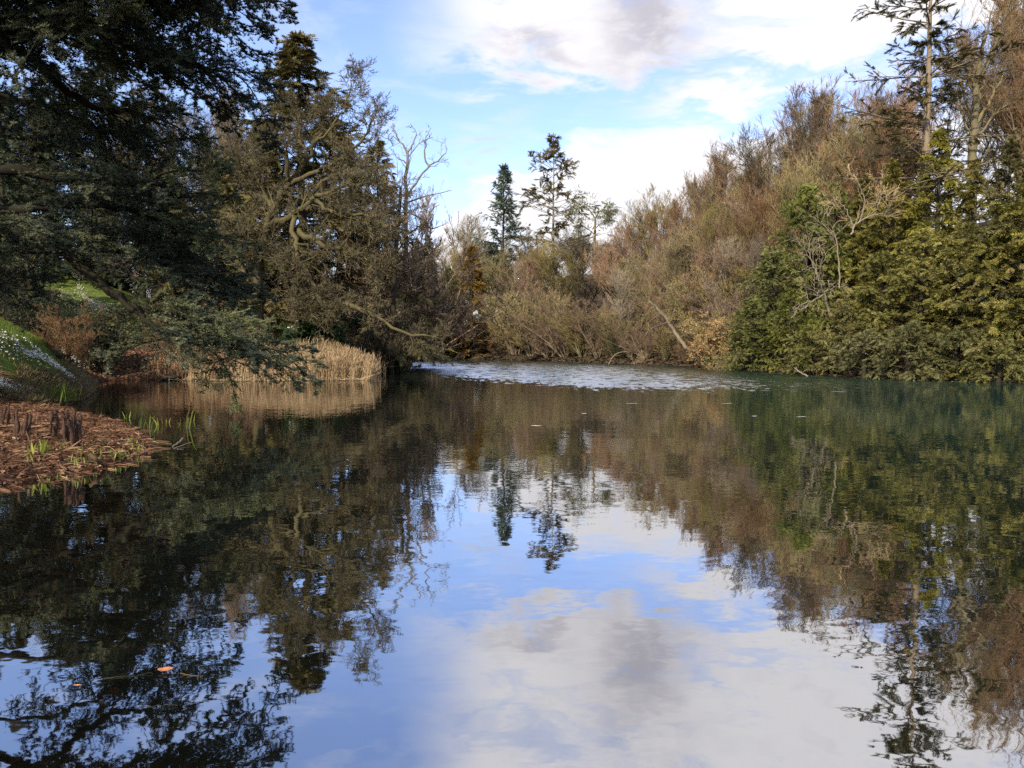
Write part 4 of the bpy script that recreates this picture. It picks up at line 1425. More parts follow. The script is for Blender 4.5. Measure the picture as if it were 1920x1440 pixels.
D0 = 43.0
oak = [
    ([(482, 622, D0), (480, 560, D0), (486, 500, D0), (495, 440, D0), (512, 395, D0), (540, 350, D0), (570, 310, D0), (588, 275, D0), (600, 250, D0)], 0.36, 0.07),
    ([(500, 425, D0), (548, 405, D0 - 1), (590, 372, D0 - 1.5), (640, 352, D0 - 2), (700, 345, D0 - 2)], 0.22, 0.05),
    ([(548, 404, D0 - 1), (556, 450, D0 - 1.5), (560, 500, D0 - 2), (552, 545, D0 - 2), (556, 590, D0 - 2)], 0.16, 0.04),
    ([(560, 432, D0 - 1), (600, 458, D0 - 2), (650, 470, D0 - 2), (690, 500, D0 - 2), (720, 520, D0 - 2)], 0.18, 0.04),
    ([(556, 490, D0 - 1), (580, 520, D0 - 2), (600, 548, D0 - 2), (650, 572, D0 - 3), (700, 592, D0 - 3), (740, 614, D0 - 3), (785, 630, D0 - 3), (830, 632, D0 - 3)], 0.18, 0.04),
    ([(552, 478, D0 - 1), (570, 500, D0 - 2.5), (585, 530, D0 - 3), (612, 565, D0 - 3), (640, 585, D0 - 3)], 0.13, 0.03),
    ([(494, 465, D0), (470, 450, D0 - 1), (448, 438, D0 - 1.5), (430, 435, D0 - 2)], 0.15, 0.04),
    ([(512, 395, D0), (490, 360, D0 + 1), (465, 320, D0 + 1), (460, 270, D0 + 1)], 0.16, 0.03),
    ([(540, 350, D0), (530, 290, D0 - 1), (505, 260, D0 - 1), (490, 230, D0 - 1)], 0.14, 0.03),
    ([(545, 345, D0), (600, 320, D0 - 1), (650, 290, D0 - 1), (690, 245, D0 - 1), (703, 212, D0 - 1)], 0.15, 0.025),
    ([(590, 270, D0), (630, 230, D0), (650, 190, D0), (660, 155, D0), (674, 140, D0)], 0.08, 0.012),
    ([(575, 300, D0), (562, 260, D0), (565, 230, D0), (552, 205, D0)], 0.11, 0.02),
    ([(590, 372, D0 - 1.5), (630, 400, D0 - 2.5), (690, 410, D0 - 3), (740, 430, D0 - 3)], 0.12, 0.025),
    ([(575, 375, D0 - 1), (620, 330, D0 - 1), (670, 325, D0 - 1), (720, 340, D0 - 1), (750, 370, D0 - 1)], 0.11, 0.025),
]
ok = skeleton_tree('oak_tree', 'sprawling mossy oak with twisted bare limbs leaning over the reeds', oak,
              [dict(n=22, t0=0.15, t1=0.97, length=0.30, absL=1.8, ang=50, asd=14, up=0.06, S=6, wig=0.24, rr=0.42, fall=0.4),
               dict(n=8, t0=0.15, t1=1.0, length=0.5, ang=46, asd=14, up=0.05, S=5, wig=0.24, rr=0.6, fall=0.3),
               dict(n=7, t0=0.1, t1=1.0, length=0.5, ang=44, asd=14, up=0.05, S=4, wig=0.2, rr=0.6, fall=0.3),
               dict(n=5, t0=0.1, t1=1.0, length=0.55, ang=40, asd=12, up=0.03, S=2, wig=0.2, rr=0.6, fall=0.2)],
              'moss', 'twig_dark', 0.010, 101, wig=0.07)

DT = 60.0
skeleton_tree('dead_tree', 'leafless forked tree standing up against blue sky right of the oak', [
    ([(757, 676, DT), (757, 560, DT), (760, 470, DT), (760, 380, DT), (762, 320, DT), (764, 285, DT), (754, 268, DT), (738, 255, DT)], 0.24, 0.02),
    ([(762, 372, DT), (775, 350, DT), (800, 318, DT), (822, 300, DT), (838, 285, DT), (836, 272, DT)], 0.11, 0.012),
    ([(804, 314, DT), (796, 290, DT), (800, 262, DT), (808, 240, DT)], 0.08, 0.015),
    ([(764, 285, DT), (774, 270, DT), (780, 250, DT), (774, 236, DT)], 0.08, 0.015),
    ([(748, 262, DT), (740, 245, DT), (736, 238, DT)], 0.06, 0.015),
    ([(761, 305, DT), (745, 296, DT), (735, 280, DT)], 0.06, 0.015),
    ([(760, 440, DT), (790, 425, DT), (815, 428, DT), (835, 420, DT)], 0.09, 0.02),
    ([(759, 480, DT), (790, 462, DT), (815, 465, DT), (820, 460, DT)], 0.09, 0.02),
    ([(759, 520, DT), (790, 500, DT), (812, 505, DT), (818, 510, DT)], 0.09, 0.02)],
    [dict(n=6, t0=0.3, t1=1.0, length=0.22, ang=42, asd=12, up=0.06, S=5, wig=0.2, rr=0.45, fall=0.4),
     dict(n=5, t0=0.2, t1=1.0, length=0.5, ang=42, asd=12, up=0.05, S=4, wig=0.2, rr=0.6, fall=0.3),
     dict(n=3, t0=0.1, t1=1.0, length=0.5, ang=42, asd=12, up=0.05, S=2, wig=0.2, rr=0.6, fall=0.3)],
    'bark_grey', 'twig_pale', 0.012, 102, wig=0.04)

# twig-smothered tree beside it (round brown mass 670..780, 330..560)
put('alder_c', 'twiggy_tree', 738, 57, 350, 'dense brown twiggy tree in front of the dead forked tree', wide=0.85)
put('alder_b', 'twiggy_tree', 690, 54, 330, 'dense brown twiggy tree between the oak and the dead forked tree', wide=0.9)
put('alder_c', 'twiggy_tree', 745, 60, 470, 'purple-brown twiggy tree at the point by the glittering water', wide=1.3)
skeleton_tree('dark_trunk_tree', 'tree with a straight dark mossy trunk at the point right of the reeds', [
    ([(733, 700, 49), (734, 640, 49), (738, 560, 49), (742, 480, 49), (748, 400, 49), (752, 350, 49)], 0.22, 0.08)],
    [dict(n=26, t0=0.2, t1=1.0, length=0.30, ang=70, asd=14, up=0.02, S=6, wig=0.16, rr=0.35, fall=0.45),
     dict(n=7, t0=0.15, t1=1.0, length=0.5, ang=44, asd=14, up=0.02, S=4, wig=0.18, rr=0.6, fall=0.3),
     dict(n=6, t0=0.1, t1=1.0, length=0.5, ang=44, asd=14, up=0.02, S=3, wig=0.18, rr=0.6, fall=0.3),
     dict(n=5, t0=0.1, t1=1.0, length=0.55, ang=44, asd=14, up=0.02, S=2, wig=0.2, rr=0.6, fall=0.2)],
    'bark_dark', 'twig_purple', 0.010, 103, wig=0.03)

# flat-topped pine on the far skyline
DP = 112.0
pine = [([(1114, 620, DP), (1115, 520, DP), (1115, 450, DP), (1116, 410, DP)], 0.24, 0.15),
        ([(1116, 410, DP), (1106, 395, DP), (1092, 384, DP), (1078, 380, DP)], 0.10, 0.04),
        ([(1116, 410, DP), (1124, 396, DP), (1134, 394, DP), (1145, 396, DP)], 0.10, 0.04),
        ([(1115, 440, DP), (1100, 428, DP), (1088, 424, DP)], 0.08, 0.05),
        ([(1115, 430, DP), (1128, 418, DP), (1140, 414, DP)], 0.07, 0.05)]
prng = np.random.default_rng(120)
pw, pf = Buf(), Buf()
b0 = at(1114, 620, DP)
P0 = np.array([resample([at(*p_) for p_ in pts], 10) for pts, _, _ in pine]) - b0
R0 = np.array([np.linspace(a_, b_, 10) for _, a_, b_ in pine])
pw.tubes(P0, R0, 7, prng)
P1, R1 = grow(prng, P0[1:], R0[1:], 22, 0.3, 1, 0.75, 55, 12, 0.0, 4, 0.08, 0.5, flat=0.2)
pw.tubes(P1, R1, 4, prng)
P2, _ = grow(prng, P1, R1, 7, 0.2, 1, 0.6, 45, 12, 0.02, 3, 0.08, 0.5, flat=0.2)
ids = np.repeat(np.arange(len(P2)), 5)
place_fronds(pf, prng, P2[ids, 2] + prng.normal(size=(len(ids), 3)) * np.array([0.3, 0.3, 0.08]), norm(P2[ids, 2] - P2[ids, 0]), 0.32, FR_FIR, 0.3, 0)
tpine = thing('pine_tree', 'pine with a flat layered crown on the far skyline, right of the two tall firs', 'tree', b0)
link('trunk', pw.mesh('pine_trunk', M['bark_olive'], True), tpine)
link('crown', pf.mesh('pine_crown', M['yew_blue']), tpine)

# broken trunk leaning over the wood edge
skeleton_tree('leaning_trunk', 'pale broken trunk leaning left with bare side branches hanging to the water', [
    ([(1287, 655, 61.5), (1262, 618, 62), (1236, 582, 62), (1212, 560, 62)], 0.17, 0.10)],
    [dict(n=16, t0=0.15, t1=0.9, length=0.5, ang=65, asd=18, up=-0.16, S=7, wig=0.14, rr=0.22, fall=0.2),
     dict(n=7, t0=0.2, t1=1.0, length=0.4, ang=40, asd=14, up=-0.06, S=4, wig=0.14, rr=0.6, fall=0.3),
     dict(n=5, t0=0.1, t1=1.0, length=0.5, ang=40, asd=14, up=0.0, S=2, wig=0.15, rr=0.6, fall=0.3)],
    'bark_pale', 'twig_olive', 0.012, 104, wig=0.03, cat='tree trunk')
DB = 58.0
skeleton_tree('bare_tree', 'big bare tree with a thick pale-lit trunk right of the tall spruce', [
    ([(1822, 470, DB), (1824, 300, DB), (1828, 230, DB), (1832, 160, DB), (1838, 110, DB), (1850, 60, DB), (1856, 25, DB)], 0.36, 0.03),
    ([(1829, 165, DB), (1815, 130, DB), (1800, 95, DB), (1790, 65, DB)], 0.11, 0.02),
    ([(1833, 150, DB), (1855, 110, DB), (1872, 80, DB), (1880, 50, DB)], 0.10, 0.02),
    ([(1824, 290, DB), (1850, 235, DB), (1875, 205, DB), (1905, 190, DB)], 0.10, 0.02),
    ([(1826, 270, DB), (1806, 225, DB), (1790, 180, DB), (1775, 150, DB)], 0.09, 0.02),
    ([(1827, 235, DB), (1855, 190, DB), (1880, 140, DB), (1895, 100, DB)], 0.14, 0.03),
    ([(1828, 225, DB), (1808, 180, DB), (1795, 130, DB), (1780, 100, DB)], 0.12, 0.03)],
    [dict(n=14, t0=0.35, t1=1.0, length=0.32, ang=40, asd=12, up=0.15, S=6, wig=0.12, rr=0.45, fall=0.4),
     dict(n=7, t0=0.2, t1=1.0, length=0.5, ang=38, asd=12, up=0.1, S=4, wig=0.12, rr=0.6, fall=0.3),
     dict(n=6, t0=0.1, t1=1.0, length=0.5, ang=38, asd=12, up=0.06, S=3, wig=0.12, rr=0.6, fall=0.3),
     dict(n=5, t0=0.1, t1=1.0, length=0.55, ang=38, asd=12, up=0.05, S=2, wig=0.12, rr=0.6, fall=0.2)],
    'bark_olive', 'twig_brown', 0.009, 111, wig=0.05)
# white-limbed dead tree in front of the yews
DW = 43.0
skeleton_tree('dead_birch', 'white-limbed dead tree standing out in front of the green yews', [
    ([(1556, 590, DW), (1548, 565, DW), (1545, 545, DW), (1534, 520, DW), (1530, 500, DW), (1512, 480, DW), (1490, 470, DW)], 0.065, 0.012),
    ([(1546, 550, DW), (1530, 562, DW), (1510, 568, DW), (1488, 582, DW)], 0.05, 0.015),
    ([(1546, 548, DW), (1562, 540, DW), (1578, 538, DW)], 0.04, 0.015),
    ([(1534, 520, DW), (1522, 490, DW), (1516, 465, DW), (1522, 440, DW)], 0.05, 0.012)],
    [dict(n=9, t0=0.15, t1=1.0, length=0.45, ang=42, asd=14, up=0.04, S=5, wig=0.22, rr=0.5, fall=0.4),
     dict(n=5, t0=0.2, t1=1.0, length=0.5, ang=42, asd=14, up=0.04, S=3, wig=0.22, rr=0.6, fall=0.3),
     dict(n=4, t0=0.1, t1=1.0, length=0.5, ang=42, asd=14, up=0.0, S=2, wig=0.15, rr=0.6, fall=0.3)],
    'bark_pale', 'twig_pale', 0.008, 105, wig=0.03)
skeleton_tree('dead_birch', 'slim white stem curving up among the yews above the white-limbed dead tree', [
    ([(1574, 540, DW), (1573, 500, DW), (1570, 465, DW), (1566, 445, DW), (1552, 430, DW), (1540, 415, DW)], 0.045, 0.012)],
    [dict(n=10, t0=0.3, t1=1.0, length=0.35, ang=45, asd=14, up=0.06, S=5, wig=0.22, rr=0.5, fall=0.4),
     dict(n=5, t0=0.2, t1=1.0, length=0.5, ang=42, asd=14, up=0.04, S=3, wig=0.22, rr=0.6, fall=0.3),
     dict(n=4, t0=0.1, t1=1.0, length=0.5, ang=42, asd=14, up=0.0, S=2, wig=0.15, rr=0.6, fall=0.3)],
    'bark_pale', 'twig_pale', 0.008, 106, wig=0.03)
skeleton_tree('pale_crown_tree', 'pale spreading bare crown breaking through the yews below the tall spruce', [
    ([(1595, 440, 46), (1610, 415, 46), (1640, 402, 46), (1660, 400, 46), (1672, 380, 46)], 0.06, 0.015),
    ([(1600, 430, 46), (1590, 400, 46), (1575, 380, 46), (1560, 370, 46)], 0.045, 0.012),
    ([(1612, 414, 46), (1622, 380, 46), (1612, 350, 46), (1600, 330, 46)], 0.045, 0.012),
    ([(1640, 402, 46), (1650, 370, 46), (1652, 340, 46)], 0.04, 0.012)],
    [dict(n=12, t0=0.15, t1=1.0, length=0.5, ang=40, asd=14, up=0.1, S=5, wig=0.15, rr=0.5, fall=0.4),
     dict(n=6, t0=0.2, t1=1.0, length=0.5, ang=40, asd=14, up=0.08, S=4, wig=0.15, rr=0.6, fall=0.3),
     dict(n=5, t0=0.1, t1=1.0, length=0.5, ang=40, asd=14, up=0.05, S=2, wig=0.15, rr=0.6, fall=0.3)],
    'bark_pale', 'twig_yellow', 0.009, 107, wig=0.03)
for lab, pts in [
    ('thin pale branch arching down to the water at the far right of the glitter', [(1140, 686, 70), (1150, 668, 70), (1165, 660, 70), (1182, 660, 70)]),
    ('pale dead branch dipping into the water left of the twiggy roots', [(1515, 706, 41), (1500, 698, 41.2), (1490, 690, 41.5)])]:
    skeleton_tree('dead_branch', lab, [(pts, 0.05, 0.03)], [dict(n=5, t0=0.3, t1=1.0, length=0.4, ang=40, asd=10, up=0.0, S=3, wig=0.1, rr=0.5, fall=0.3),
                  dict(n=4, t0=0.1, t1=1.0, length=0.5, ang=40, asd=14, up=0.0, S=2, wig=0.15, rr=0.6, fall=0.3)],
                  'bark_pale', 'twig_pale', 0.010, 108, cat='branch', wig=0.01)
# twiggy roots and low branches at the right end of the shore
skeleton_tree('fallen_branches', 'tangle of bare fallen branches at the waterline near the right edge', [
    ([(1828, 718, 36.6), (1850, 702, 36.8), (1868, 692, 37)], 0.06, 0.02),
    ([(1886, 722, 36.2), (1885, 700, 36.4), (1888, 680, 36.8)], 0.06, 0.03),
    ([(1905, 716, 36), (1880, 708, 36.2), (1850, 712, 36.4)], 0.04, 0.02),
    ([(1760, 712, 38), (1780, 706, 38.2), (1802, 714, 38)], 0.03, 0.015)],
    [dict(n=8, t0=0.2, t1=1.0, length=0.5, ang=45, asd=14, up=0.0, S=4, wig=0.15, rr=0.5, fall=0.3),
     dict(n=5, t0=0.1, t1=1.0, length=0.5, ang=42, asd=14, up=0.0, S=2, wig=0.15, rr=0.6, fall=0.3)],
    'bark_olive', 'twig_pale', 0.008, 109, cat='branches', wig=0.02)


# ------------------------------------------------------------------ plants of the bank, stuff
def ground_pts(rng, n, xr, yr, ok):
    out = []
    tot = 0
    while tot < n:
        x = xr[0] + (xr[1] - xr[0]) * rng.random(n * 3)
        y = yr[0] + (yr[1] - yr[0]) * rng.random(n * 3)
        m = ok(x, y)
        if m.sum() == 0:
            break
        out.append(np.stack([x[m], y[m]], 1))
        tot += m.sum()
    p = np.concatenate(out)[:n]
    return np.column_stack([p, ground_h(p[:, 0], p[:, 1])])


def patchy(x, y, s=1.0):
    return np.sin(x * 1.7 * s + 2.1 * np.sin(y * 0.9 * s)) * np.cos(y * 1.3 * s + 1.3 * np.sin(x * 1.1 * s))


# reed bed
rng = np.random.default_rng(201)


def reed_ok(x, y):
    d = lake_sd(x, y)
    return (d > -1.3 - 0.5 * patchy(x, y, 2)) & (d < 2.8) & (y > 36.9) & (x < -7.0) & (x > -15.8) & ((x < -8.2) | (patchy(x, y, 3.0) > 0.0) & (y < 39.8))


rp = ground_pts(rng, 6800, (-16, -7), (36, 42), reed_ok)
rp2 = ground_pts(rng, 150, (-8.8, -7.3), (38, 45), lambda x, y: (lake_sd(x, y) > -0.9) & (lake_sd(x, y) < 0.7))
rp = np.vstack([rp, rp2])
n = len(rp)
Hh = 1.42 * (0.35 + 0.62 * rng.random(n) ** 1.1) * (0.62 + 0.38 * sst(rp[:, 0], -15.5, -12.0)) * (0.9 + 0.12 * patchy(rp[:, 0], rp[:, 1], 1.4))
lean = rng.normal(size=(n, 2)) * 0.10 + np.array([0.05, 0])
rp[:, 2] = np.maximum(rp[:, 2], -0.35)
P = np.empty((n, 4, 3))
for s_ in range(4):
    t_ = s_ / 3
    P[:, s_, 0] = rp[:, 0] + lean[:, 0] * Hh * t_ ** 1.5
    P[:, s_, 1] = rp[:, 1] + lean[:, 1] * Hh * t_ ** 1.5
    P[:, s_, 2] = rp[:, 2] + (Hh - np.minimum(rp[:, 2], 0)) * t_
rb = Buf()
rt = np.clip(0.12 + 0.75 * rng.random(n) + 0.2 * patchy(rp[:, 0], rp[:, 1], 1.0), 0, 1)
rb.ribbons(P, np.array([[0.011, 0.011, 0.009, 0.005]]), rng, rt)
ids = np.repeat(np.arange(n), 3)
tt = 0.25 + 0.65 * rng.random(len(ids))
u = tt * 3
i = np.clip(u.astype(int), 0, 2)
f = (u - i)[:, None]
A0 = P[ids, i] * (1 - f) + P[ids, i + 1] * f
dv = rng.normal(size=(len(ids), 3)) * np.array([0.14, 0.14, 0.12]) + np.array([0, 0, 0.22])
rb.spikes(A0, A0 + dv, 0.012, rng, np.clip(rt[ids] + 0.2 * rng.normal(size=len(ids)), 0, 1))
tops = P[rng.random(n) < 0.5, 3]
for q_ in range(3):
    dv = rng.normal(size=(len(tops), 3)) * 0.035 + np.array([0.04, 0, 0.10])
    rb.spikes(tops - np.array([0, 0, 0.06]), tops + dv, 0.022, rng, np.full(len(tops), 0.35))
# broken, fallen reeds along the waterline
m_ = 700
fp = ground_pts(rng, m_, (-16, -7), (36.5, 39.5), lambda x, y: np.abs(lake_sd(x, y) + 0.6) < 0.8)
dr = norm(np.column_stack([rng.normal(size=(m_, 2)), 0.25 * np.abs(rng.normal(size=m_))]))
fp[:, 2] = 0.03
rb.ribbons(np.stack([fp, fp + dr * (0.35 + 0.5 * rng.random((m_, 1)))], 1), np.array([[0.012, 0.006]]), rng)
tag(link('reed_bed', rb.mesh('reed_bed', M['reed'])), 'dry straw-coloured reeds standing in the shallows by the left bank', 'reeds', kind='stuff')

# orange-brown old stems left of the reeds
rng = np.random.default_rng(202)
sp_ = ground_pts(rng, 1500, (-18.2, -12.5), (37.5, 41), lambda x, y: (lake_sd(x, y) > -0.2) & (lake_sd(x, y) < 2.4))
n = len(sp_)
Hs = 0.5 + 0.75 * rng.random(n)
top_ = sp_ + np.column_stack([rng.normal(size=(n, 2)) * 0.15, Hs])
sb = Buf()
sb.ribbons(np.stack([sp_, (sp_ + top_) / 2 + rng.normal(size=(n, 3)) * 0.03, top_], 1), np.array([[0.012, 0.010, 0.008]]), rng)
ids = np.repeat(np.arange(n), 3)
A0 = sp_[ids] + (top_[ids] - sp_[ids]) * (0.5 + 0.5 * rng.random((len(ids), 1)))
sb.spikes(A0, A0 + rng.normal(size=A0.shape) * 0.10, 0.02, rng)
tag(link('dead_stems', sb.mesh('dead_stems', M['straw'])), 'orange brown dead stems on the shore left of the reeds', 'dead stems', kind='stuff')

# leaf litter on the wooded banks
rng = np.random.default_rng(203)
TVL = np.array([(-0.5, 0, 0), (0, 0.32, 0.12), (0.5, 0, 0.02), (0, -0.32, 0.12)], float)
TFL = np.array([(0, 1, 2, 3)])


def litter(buf, pts, size, rng, lift=0.015, tint=None, tilt=0.45):
    n = len(pts)
    X = norm(np.column_stack([rng.normal(size=(n, 2)), 0.3 * rng.normal(size=n)]))
    U = norm(rng.normal(size=(n, 3)) * tilt + np.array([0, 0, 1.0]))
    Yv = norm(np.cross(U, X))
    Z = np.cross(X, Yv)
    s_ = (size * (0.6 + 0.8 * rng.random(n)))[:, None]
    buf.stamps(TVL, TFL, pts + np.array([0, 0, lift]), X * s_, Yv * s_, Z * s_, tint, rng)


lb = Buf()
lp = ground_pts(rng, 26000, (-30, -8), (24, 52), lambda x, y: (lake_sd(x, y) > -0.1) & ((lake_sd(x, y) < 9) | (rng.random(x.shape) < 0.4)) & ~((y < 32.0) & (x < -15.4 - 0.5 * (y - 26))))
litter(lb, lp, 0.13, rng, 0.02)
tag(link('leaf_litter', lb.mesh('leaf_litter', M['litter'])), 'carpet of fallen brown leaves on the slope left of the reeds', 'leaf litter', kind='stuff')
lb2 = Buf()
lp = ground_pts(rng, 7000, (-12, 34), (36, 112), lambda x, y: (lake_sd(x, y) > -0.1) & (lake_sd(x, y) < 3.0))
litter(lb2, lp, 0.3, rng, 0.05)
tag(link('leaf_litter', lb2.mesh('leaf_litter_far', M['twig_dark'])), 'fallen brown leaves along the far waterline', 'leaf litter', kind='stuff')


# mud spit with dead iris leaves in the left foreground
rng = np.random.default_rng(204)


def spit_ok(x, y):
    d = lake_sd(x, y)
    return (d > -0.06) & (x < -5.4) & (y < 20.5) & (x > -0.72 * y - 0.8) & (y > 8.3)


mp_ = ground_pts(rng, 15000, (-16, -5.4), (8.3, 20.5), spit_ok)
n = len(mp_)
Ls = 0.05 + 0.26 * rng.random(n) ** 2.2
d2 = norm(np.column_stack([rng.normal(size=n) * 1.2 + 0.3, rng.normal(size=n) * 0.8, 0.22 * rng.normal(size=n) + 0.06]))
P = np.empty((n, 4, 3))
P[:, 0] = mp_ + np.array([0, 0, 0.01]) + np.column_stack([np.zeros((n, 2)), 0.05 * rng.random(n)])
cur = rng.normal(size=(n, 3)) * np.array([0.25, 0.25, 0.15])
for s_ in range(1, 4):
    dd = norm(d2 + cur * (s_ / 3) - np.array([0, 0, 0.16]) * s_ / 3)
    P[:, s_] = P[:, s_ - 1] + dd * (Ls / 3)[:, None]
gz = ground_h(P[:, :, 0], P[:, :, 1])
P[:, :, 2] = np.maximum(P[:, :, 2], np.maximum(gz, 0.0) + 0.008)
mb = Buf()
tn = np.clip(0.08 + 0.8 * rng.random(n) ** 1.8 + 0.28 * patchy(mp_[:, 0], mp_[:, 1], 2.2) - 0.25 * np.exp(-np.maximum(lake_sd(mp_[:, 0], mp_[:, 1]), 0) / 0.25), 0, 1)
wv_ = (0.35 + 1.1 * rng.random(n) ** 2)[:, None]
mb.ribbons(P, np.array([[0.005, 0.011, 0.009, 0.002]]) * wv_, rng, tn)
# heavier, flat leaves
mp2 = ground_pts(rng, 11000, (-16, -5.4), (8.3, 20.5), spit_ok)
mp2[:, 2] = np.maximum(mp2[:, 2], 0.0)
litter(mb, mp2, 0.070, rng, 0.03, np.clip(0.15 + 0.7 * rng.random(11000) ** 1.5, 0, 1), 0.6)
# long pale blades bent over the edge
n = 90
ep = ground_pts(rng, n, (-12, -5.3), (8.5, 17), lambda x, y: np.abs(lake_sd(x, y) - 0.25) < 0.45)
dd = norm(np.column_stack([0.5 + 0.5 * rng.random(n), -0.8 * rng.random(n), 0.25 + 0.35 * rng.random(n)]))
P = np.empty((n, 6, 3))
P[:, 0] = ep
LL = 0.2 + 0.3 * rng.random(n)
for s_ in range(1, 6):
    P[:, s_] = P[:, s_ - 1] + dd * (LL / 5)[:, None]
    dd = norm(dd - np.array([0, 0, 0.42]))
P[:, :, 2] = np.maximum(P[:, :, 2], 0.01)
mb.ribbons(P, np.array([[0.004, 0.005, 0.005, 0.004, 0.003, 0.0015]]), rng, 0.55 + 0.45 * rng.random(n))
tag(link('dead_iris_leaves', mb.mesh('dead_iris_leaves', M['straw'])), 'matted rust brown dead iris leaves covering the mud spit in the left foreground', 'dead leaves', kind='stuff')

# brown rotten stalks standing on the spit
G6 = 'clumps of rotten brown stalks on the mud spit'
rng = np.random.default_rng(205)
for px, py, n_, lab, hh in [
    (2, 800, 3, 'clump of dark stalks cut by the left edge of the picture', 0.42),
    (44, 820, 5, 'clump of thick dark brown stalks second from the left edge', 0.50),
    (101, 812, 4, 'clump of dark stalks in the middle of the row', 0.46),
    (130, 822, 5, 'tall clump of dark stalks right of the middle of the row', 0.50),
    (147, 826, 6, 'rightmost and thickest clump of dark brown stalks', 0.50)]:
    p0 = on_level(px, py, 0.28)
    p0[2] = gh(p0[0], p0[1]) - 0.02
    t = thing('dead_stalk_clump', lab, 'dead plant', p0, group=G6)
    for k_ in range(n_):
        H_ = hh * (0.75 + 0.4 * rng.random())
        S = 9
        z = np.linspace(0, H_, S)
        off = rng.normal(size=2) * 0.035
        ln = rng.normal(size=2) * 0.12
        Pk = np.stack([off[0] + ln[0] * z + 0.006 * rng.normal(size=S), off[1] + ln[1] * z + 0.006 * rng.normal(size=S), z], 1)[None]
        Rk = (0.011 + 0.020 * rng.random(S) * (z > H_ * 0.3) + 0.006 * rng.random(S))[None]
        b_ = Buf()
        b_.tubes(Pk, Rk, 6, rng)
        ids = rng.integers(0, S, 40)
        A0 = Pk[0][ids] + rng.normal(size=(40, 3)) * 0.008
        b_.spikes(A0, A0 + norm(rng.normal(size=(40, 3)) + np.array([0, 0, 0.6])) * 0.05, 0.008, rng)
        link('stalk', b_.mesh('stalk', M['stalk'], True), t)


# green iris shoots
def shoots(px, py, n_, hh, lab, spread=0.05, z=None, seed=0, name='iris_shoots', group=None, tn=None):
    r = np.random.default_rng(seed + 300)
    p0 = on_level(px, py, 0.0)
    if z is None:
        g_ = max(gh(p0[0], p0[1]), 0.0)
        p0 = on_level(px, py, g_)
        z = g_
    p0[2] = z - 0.02
    base = r.normal(size=(n_, 3)) * np.array([spread, spread, 0])
    L = hh * (0.5 + 0.6 * r.random(n_))
    d = norm(r.normal(size=(n_, 3)) * np.array([0.22, 0.22, 0]) + np.array([0, 0, 1]))
    P = np.empty((n_, 4, 3))
    P[:, 0] = base
    for s_ in range(1, 4):
        P[:, s_] = P[:, s_ - 1] + d * (L / 3)[:, None]
        d = norm(d + r.normal(size=(n_, 3)) * 0.12)
    w_ = 0.012 if hh > 0.15 else 0.008
    W_ = np.array([[w_, w_ * 1.05, w_ * 0.8, 0.002]])
    if n_ > 12:
        b_ = Buf()
        b_.ribbons(P, W_, r, None if tn is None else np.full(n_, tn))
        o = link(name, b_.mesh(name, M['shoot']))
        o.location = p0
        o['kind'] = 'stuff'
        return tag(o, lab, 'plant', group)
    t = thing(name, lab, 'plant', p0, group=group)
    for i in range(n_):
        b_ = Buf()
        b_.ribbons(P[i:i + 1], W_, r)
        link('blade', b_.mesh('iris_blade', M['shoot']), t)
    return t


for k_, (px, py, n_, hh, lab) in enumerate([
    (266, 796, 3, 0.26, 'small looped green shoot in the water just off the tip of the mud spit'),
    (283, 803, 7, 0.34, 'bright green iris shoots in the water, thickest bunch off the mud spit'),
    (298, 798, 5, 0.30, 'yellowing iris shoots in the water right of the thickest bunch'),
    (317, 792, 2, 0.16, 'tiny green shoot tips poking out of the water mid-way'),
    (338, 797, 3, 0.32, 'single bent green shoot in the water beside the tallest one'),
    (348, 802, 2, 0.52, 'tallest green iris blade standing in the water'),
    (357, 790, 3, 0.20, 'orange withered shoot at the right end of the green shoots'),
    (235, 785, 4, 0.22, 'green shoots at the back rim of the mud spit tip')]):
    shoots(px, py, n_, hh, lab, 0.05, -0.02, k_, group='iris shoots standing in the water')
rng = np.random.default_rng(206)
cnt = 0
for px, py, n_, hh in [(68, 848, 8, 0.20), (80, 846, 9, 0.22), (105, 842, 6, 0.14), (113, 838, 7, 0.15), (125, 846, 6, 0.14), (150, 850, 6, 0.13),
                       (176, 838, 6, 0.2), (185, 848, 5, 0.1), (238, 836, 9, 0.17), (246, 832, 7, 0.16), (254, 848, 6, 0.17), (226, 858, 8, 0.16),
                       (240, 860, 7, 0.16), (214, 862, 6, 0.12), (160, 862, 7, 0.15), (202, 850, 5, 0.12), (256, 862, 6, 0.12), (94, 900, 5, 0.08),
                       (108, 895, 5, 0.08), (60, 862, 5, 0.12), (140, 868, 6, 0.12), (172, 868, 6, 0.12)]:
    shoots(px, py, n_, hh, 'short yellow-green iris shoots pushing through the dead leaves of the mud spit', 0.07, None, 20 + cnt,
           group='short shoots on the mud spit')
    cnt += 1
shoots(118, 768, 60, 0.55, 'arching dark green rush tuft behind the rotten stalks', 0.22, 0.25, 60, 'rush_tuft', tn=0.1)

# grass of the bank
rng = np.random.default_rng(207)
gp = ground_pts(rng, 34000, (-26, -12.5), (19, 33.5), lambda x, y: (lake_sd(x, y) > 0.15) & (x < -13.0) & (patchy(x, y, 0.8) > -0.75) & (y > 20.5))
n = len(gp)
hgt = 0.05 + 0.10 * rng.random(n)
gb2 = Buf()
gb2.spikes(gp, gp + np.column_stack([rng.normal(size=(n, 2)) * 0.04, hgt]), 0.012, rng, np.clip(0.5 + 0.25 * rng.normal(size=n), 0, 1))
tag(link('bank_grass', gb2.mesh('bank_grass', M['grass'])), 'short green grass on the bank at the left edge', 'grass', kind='stuff')
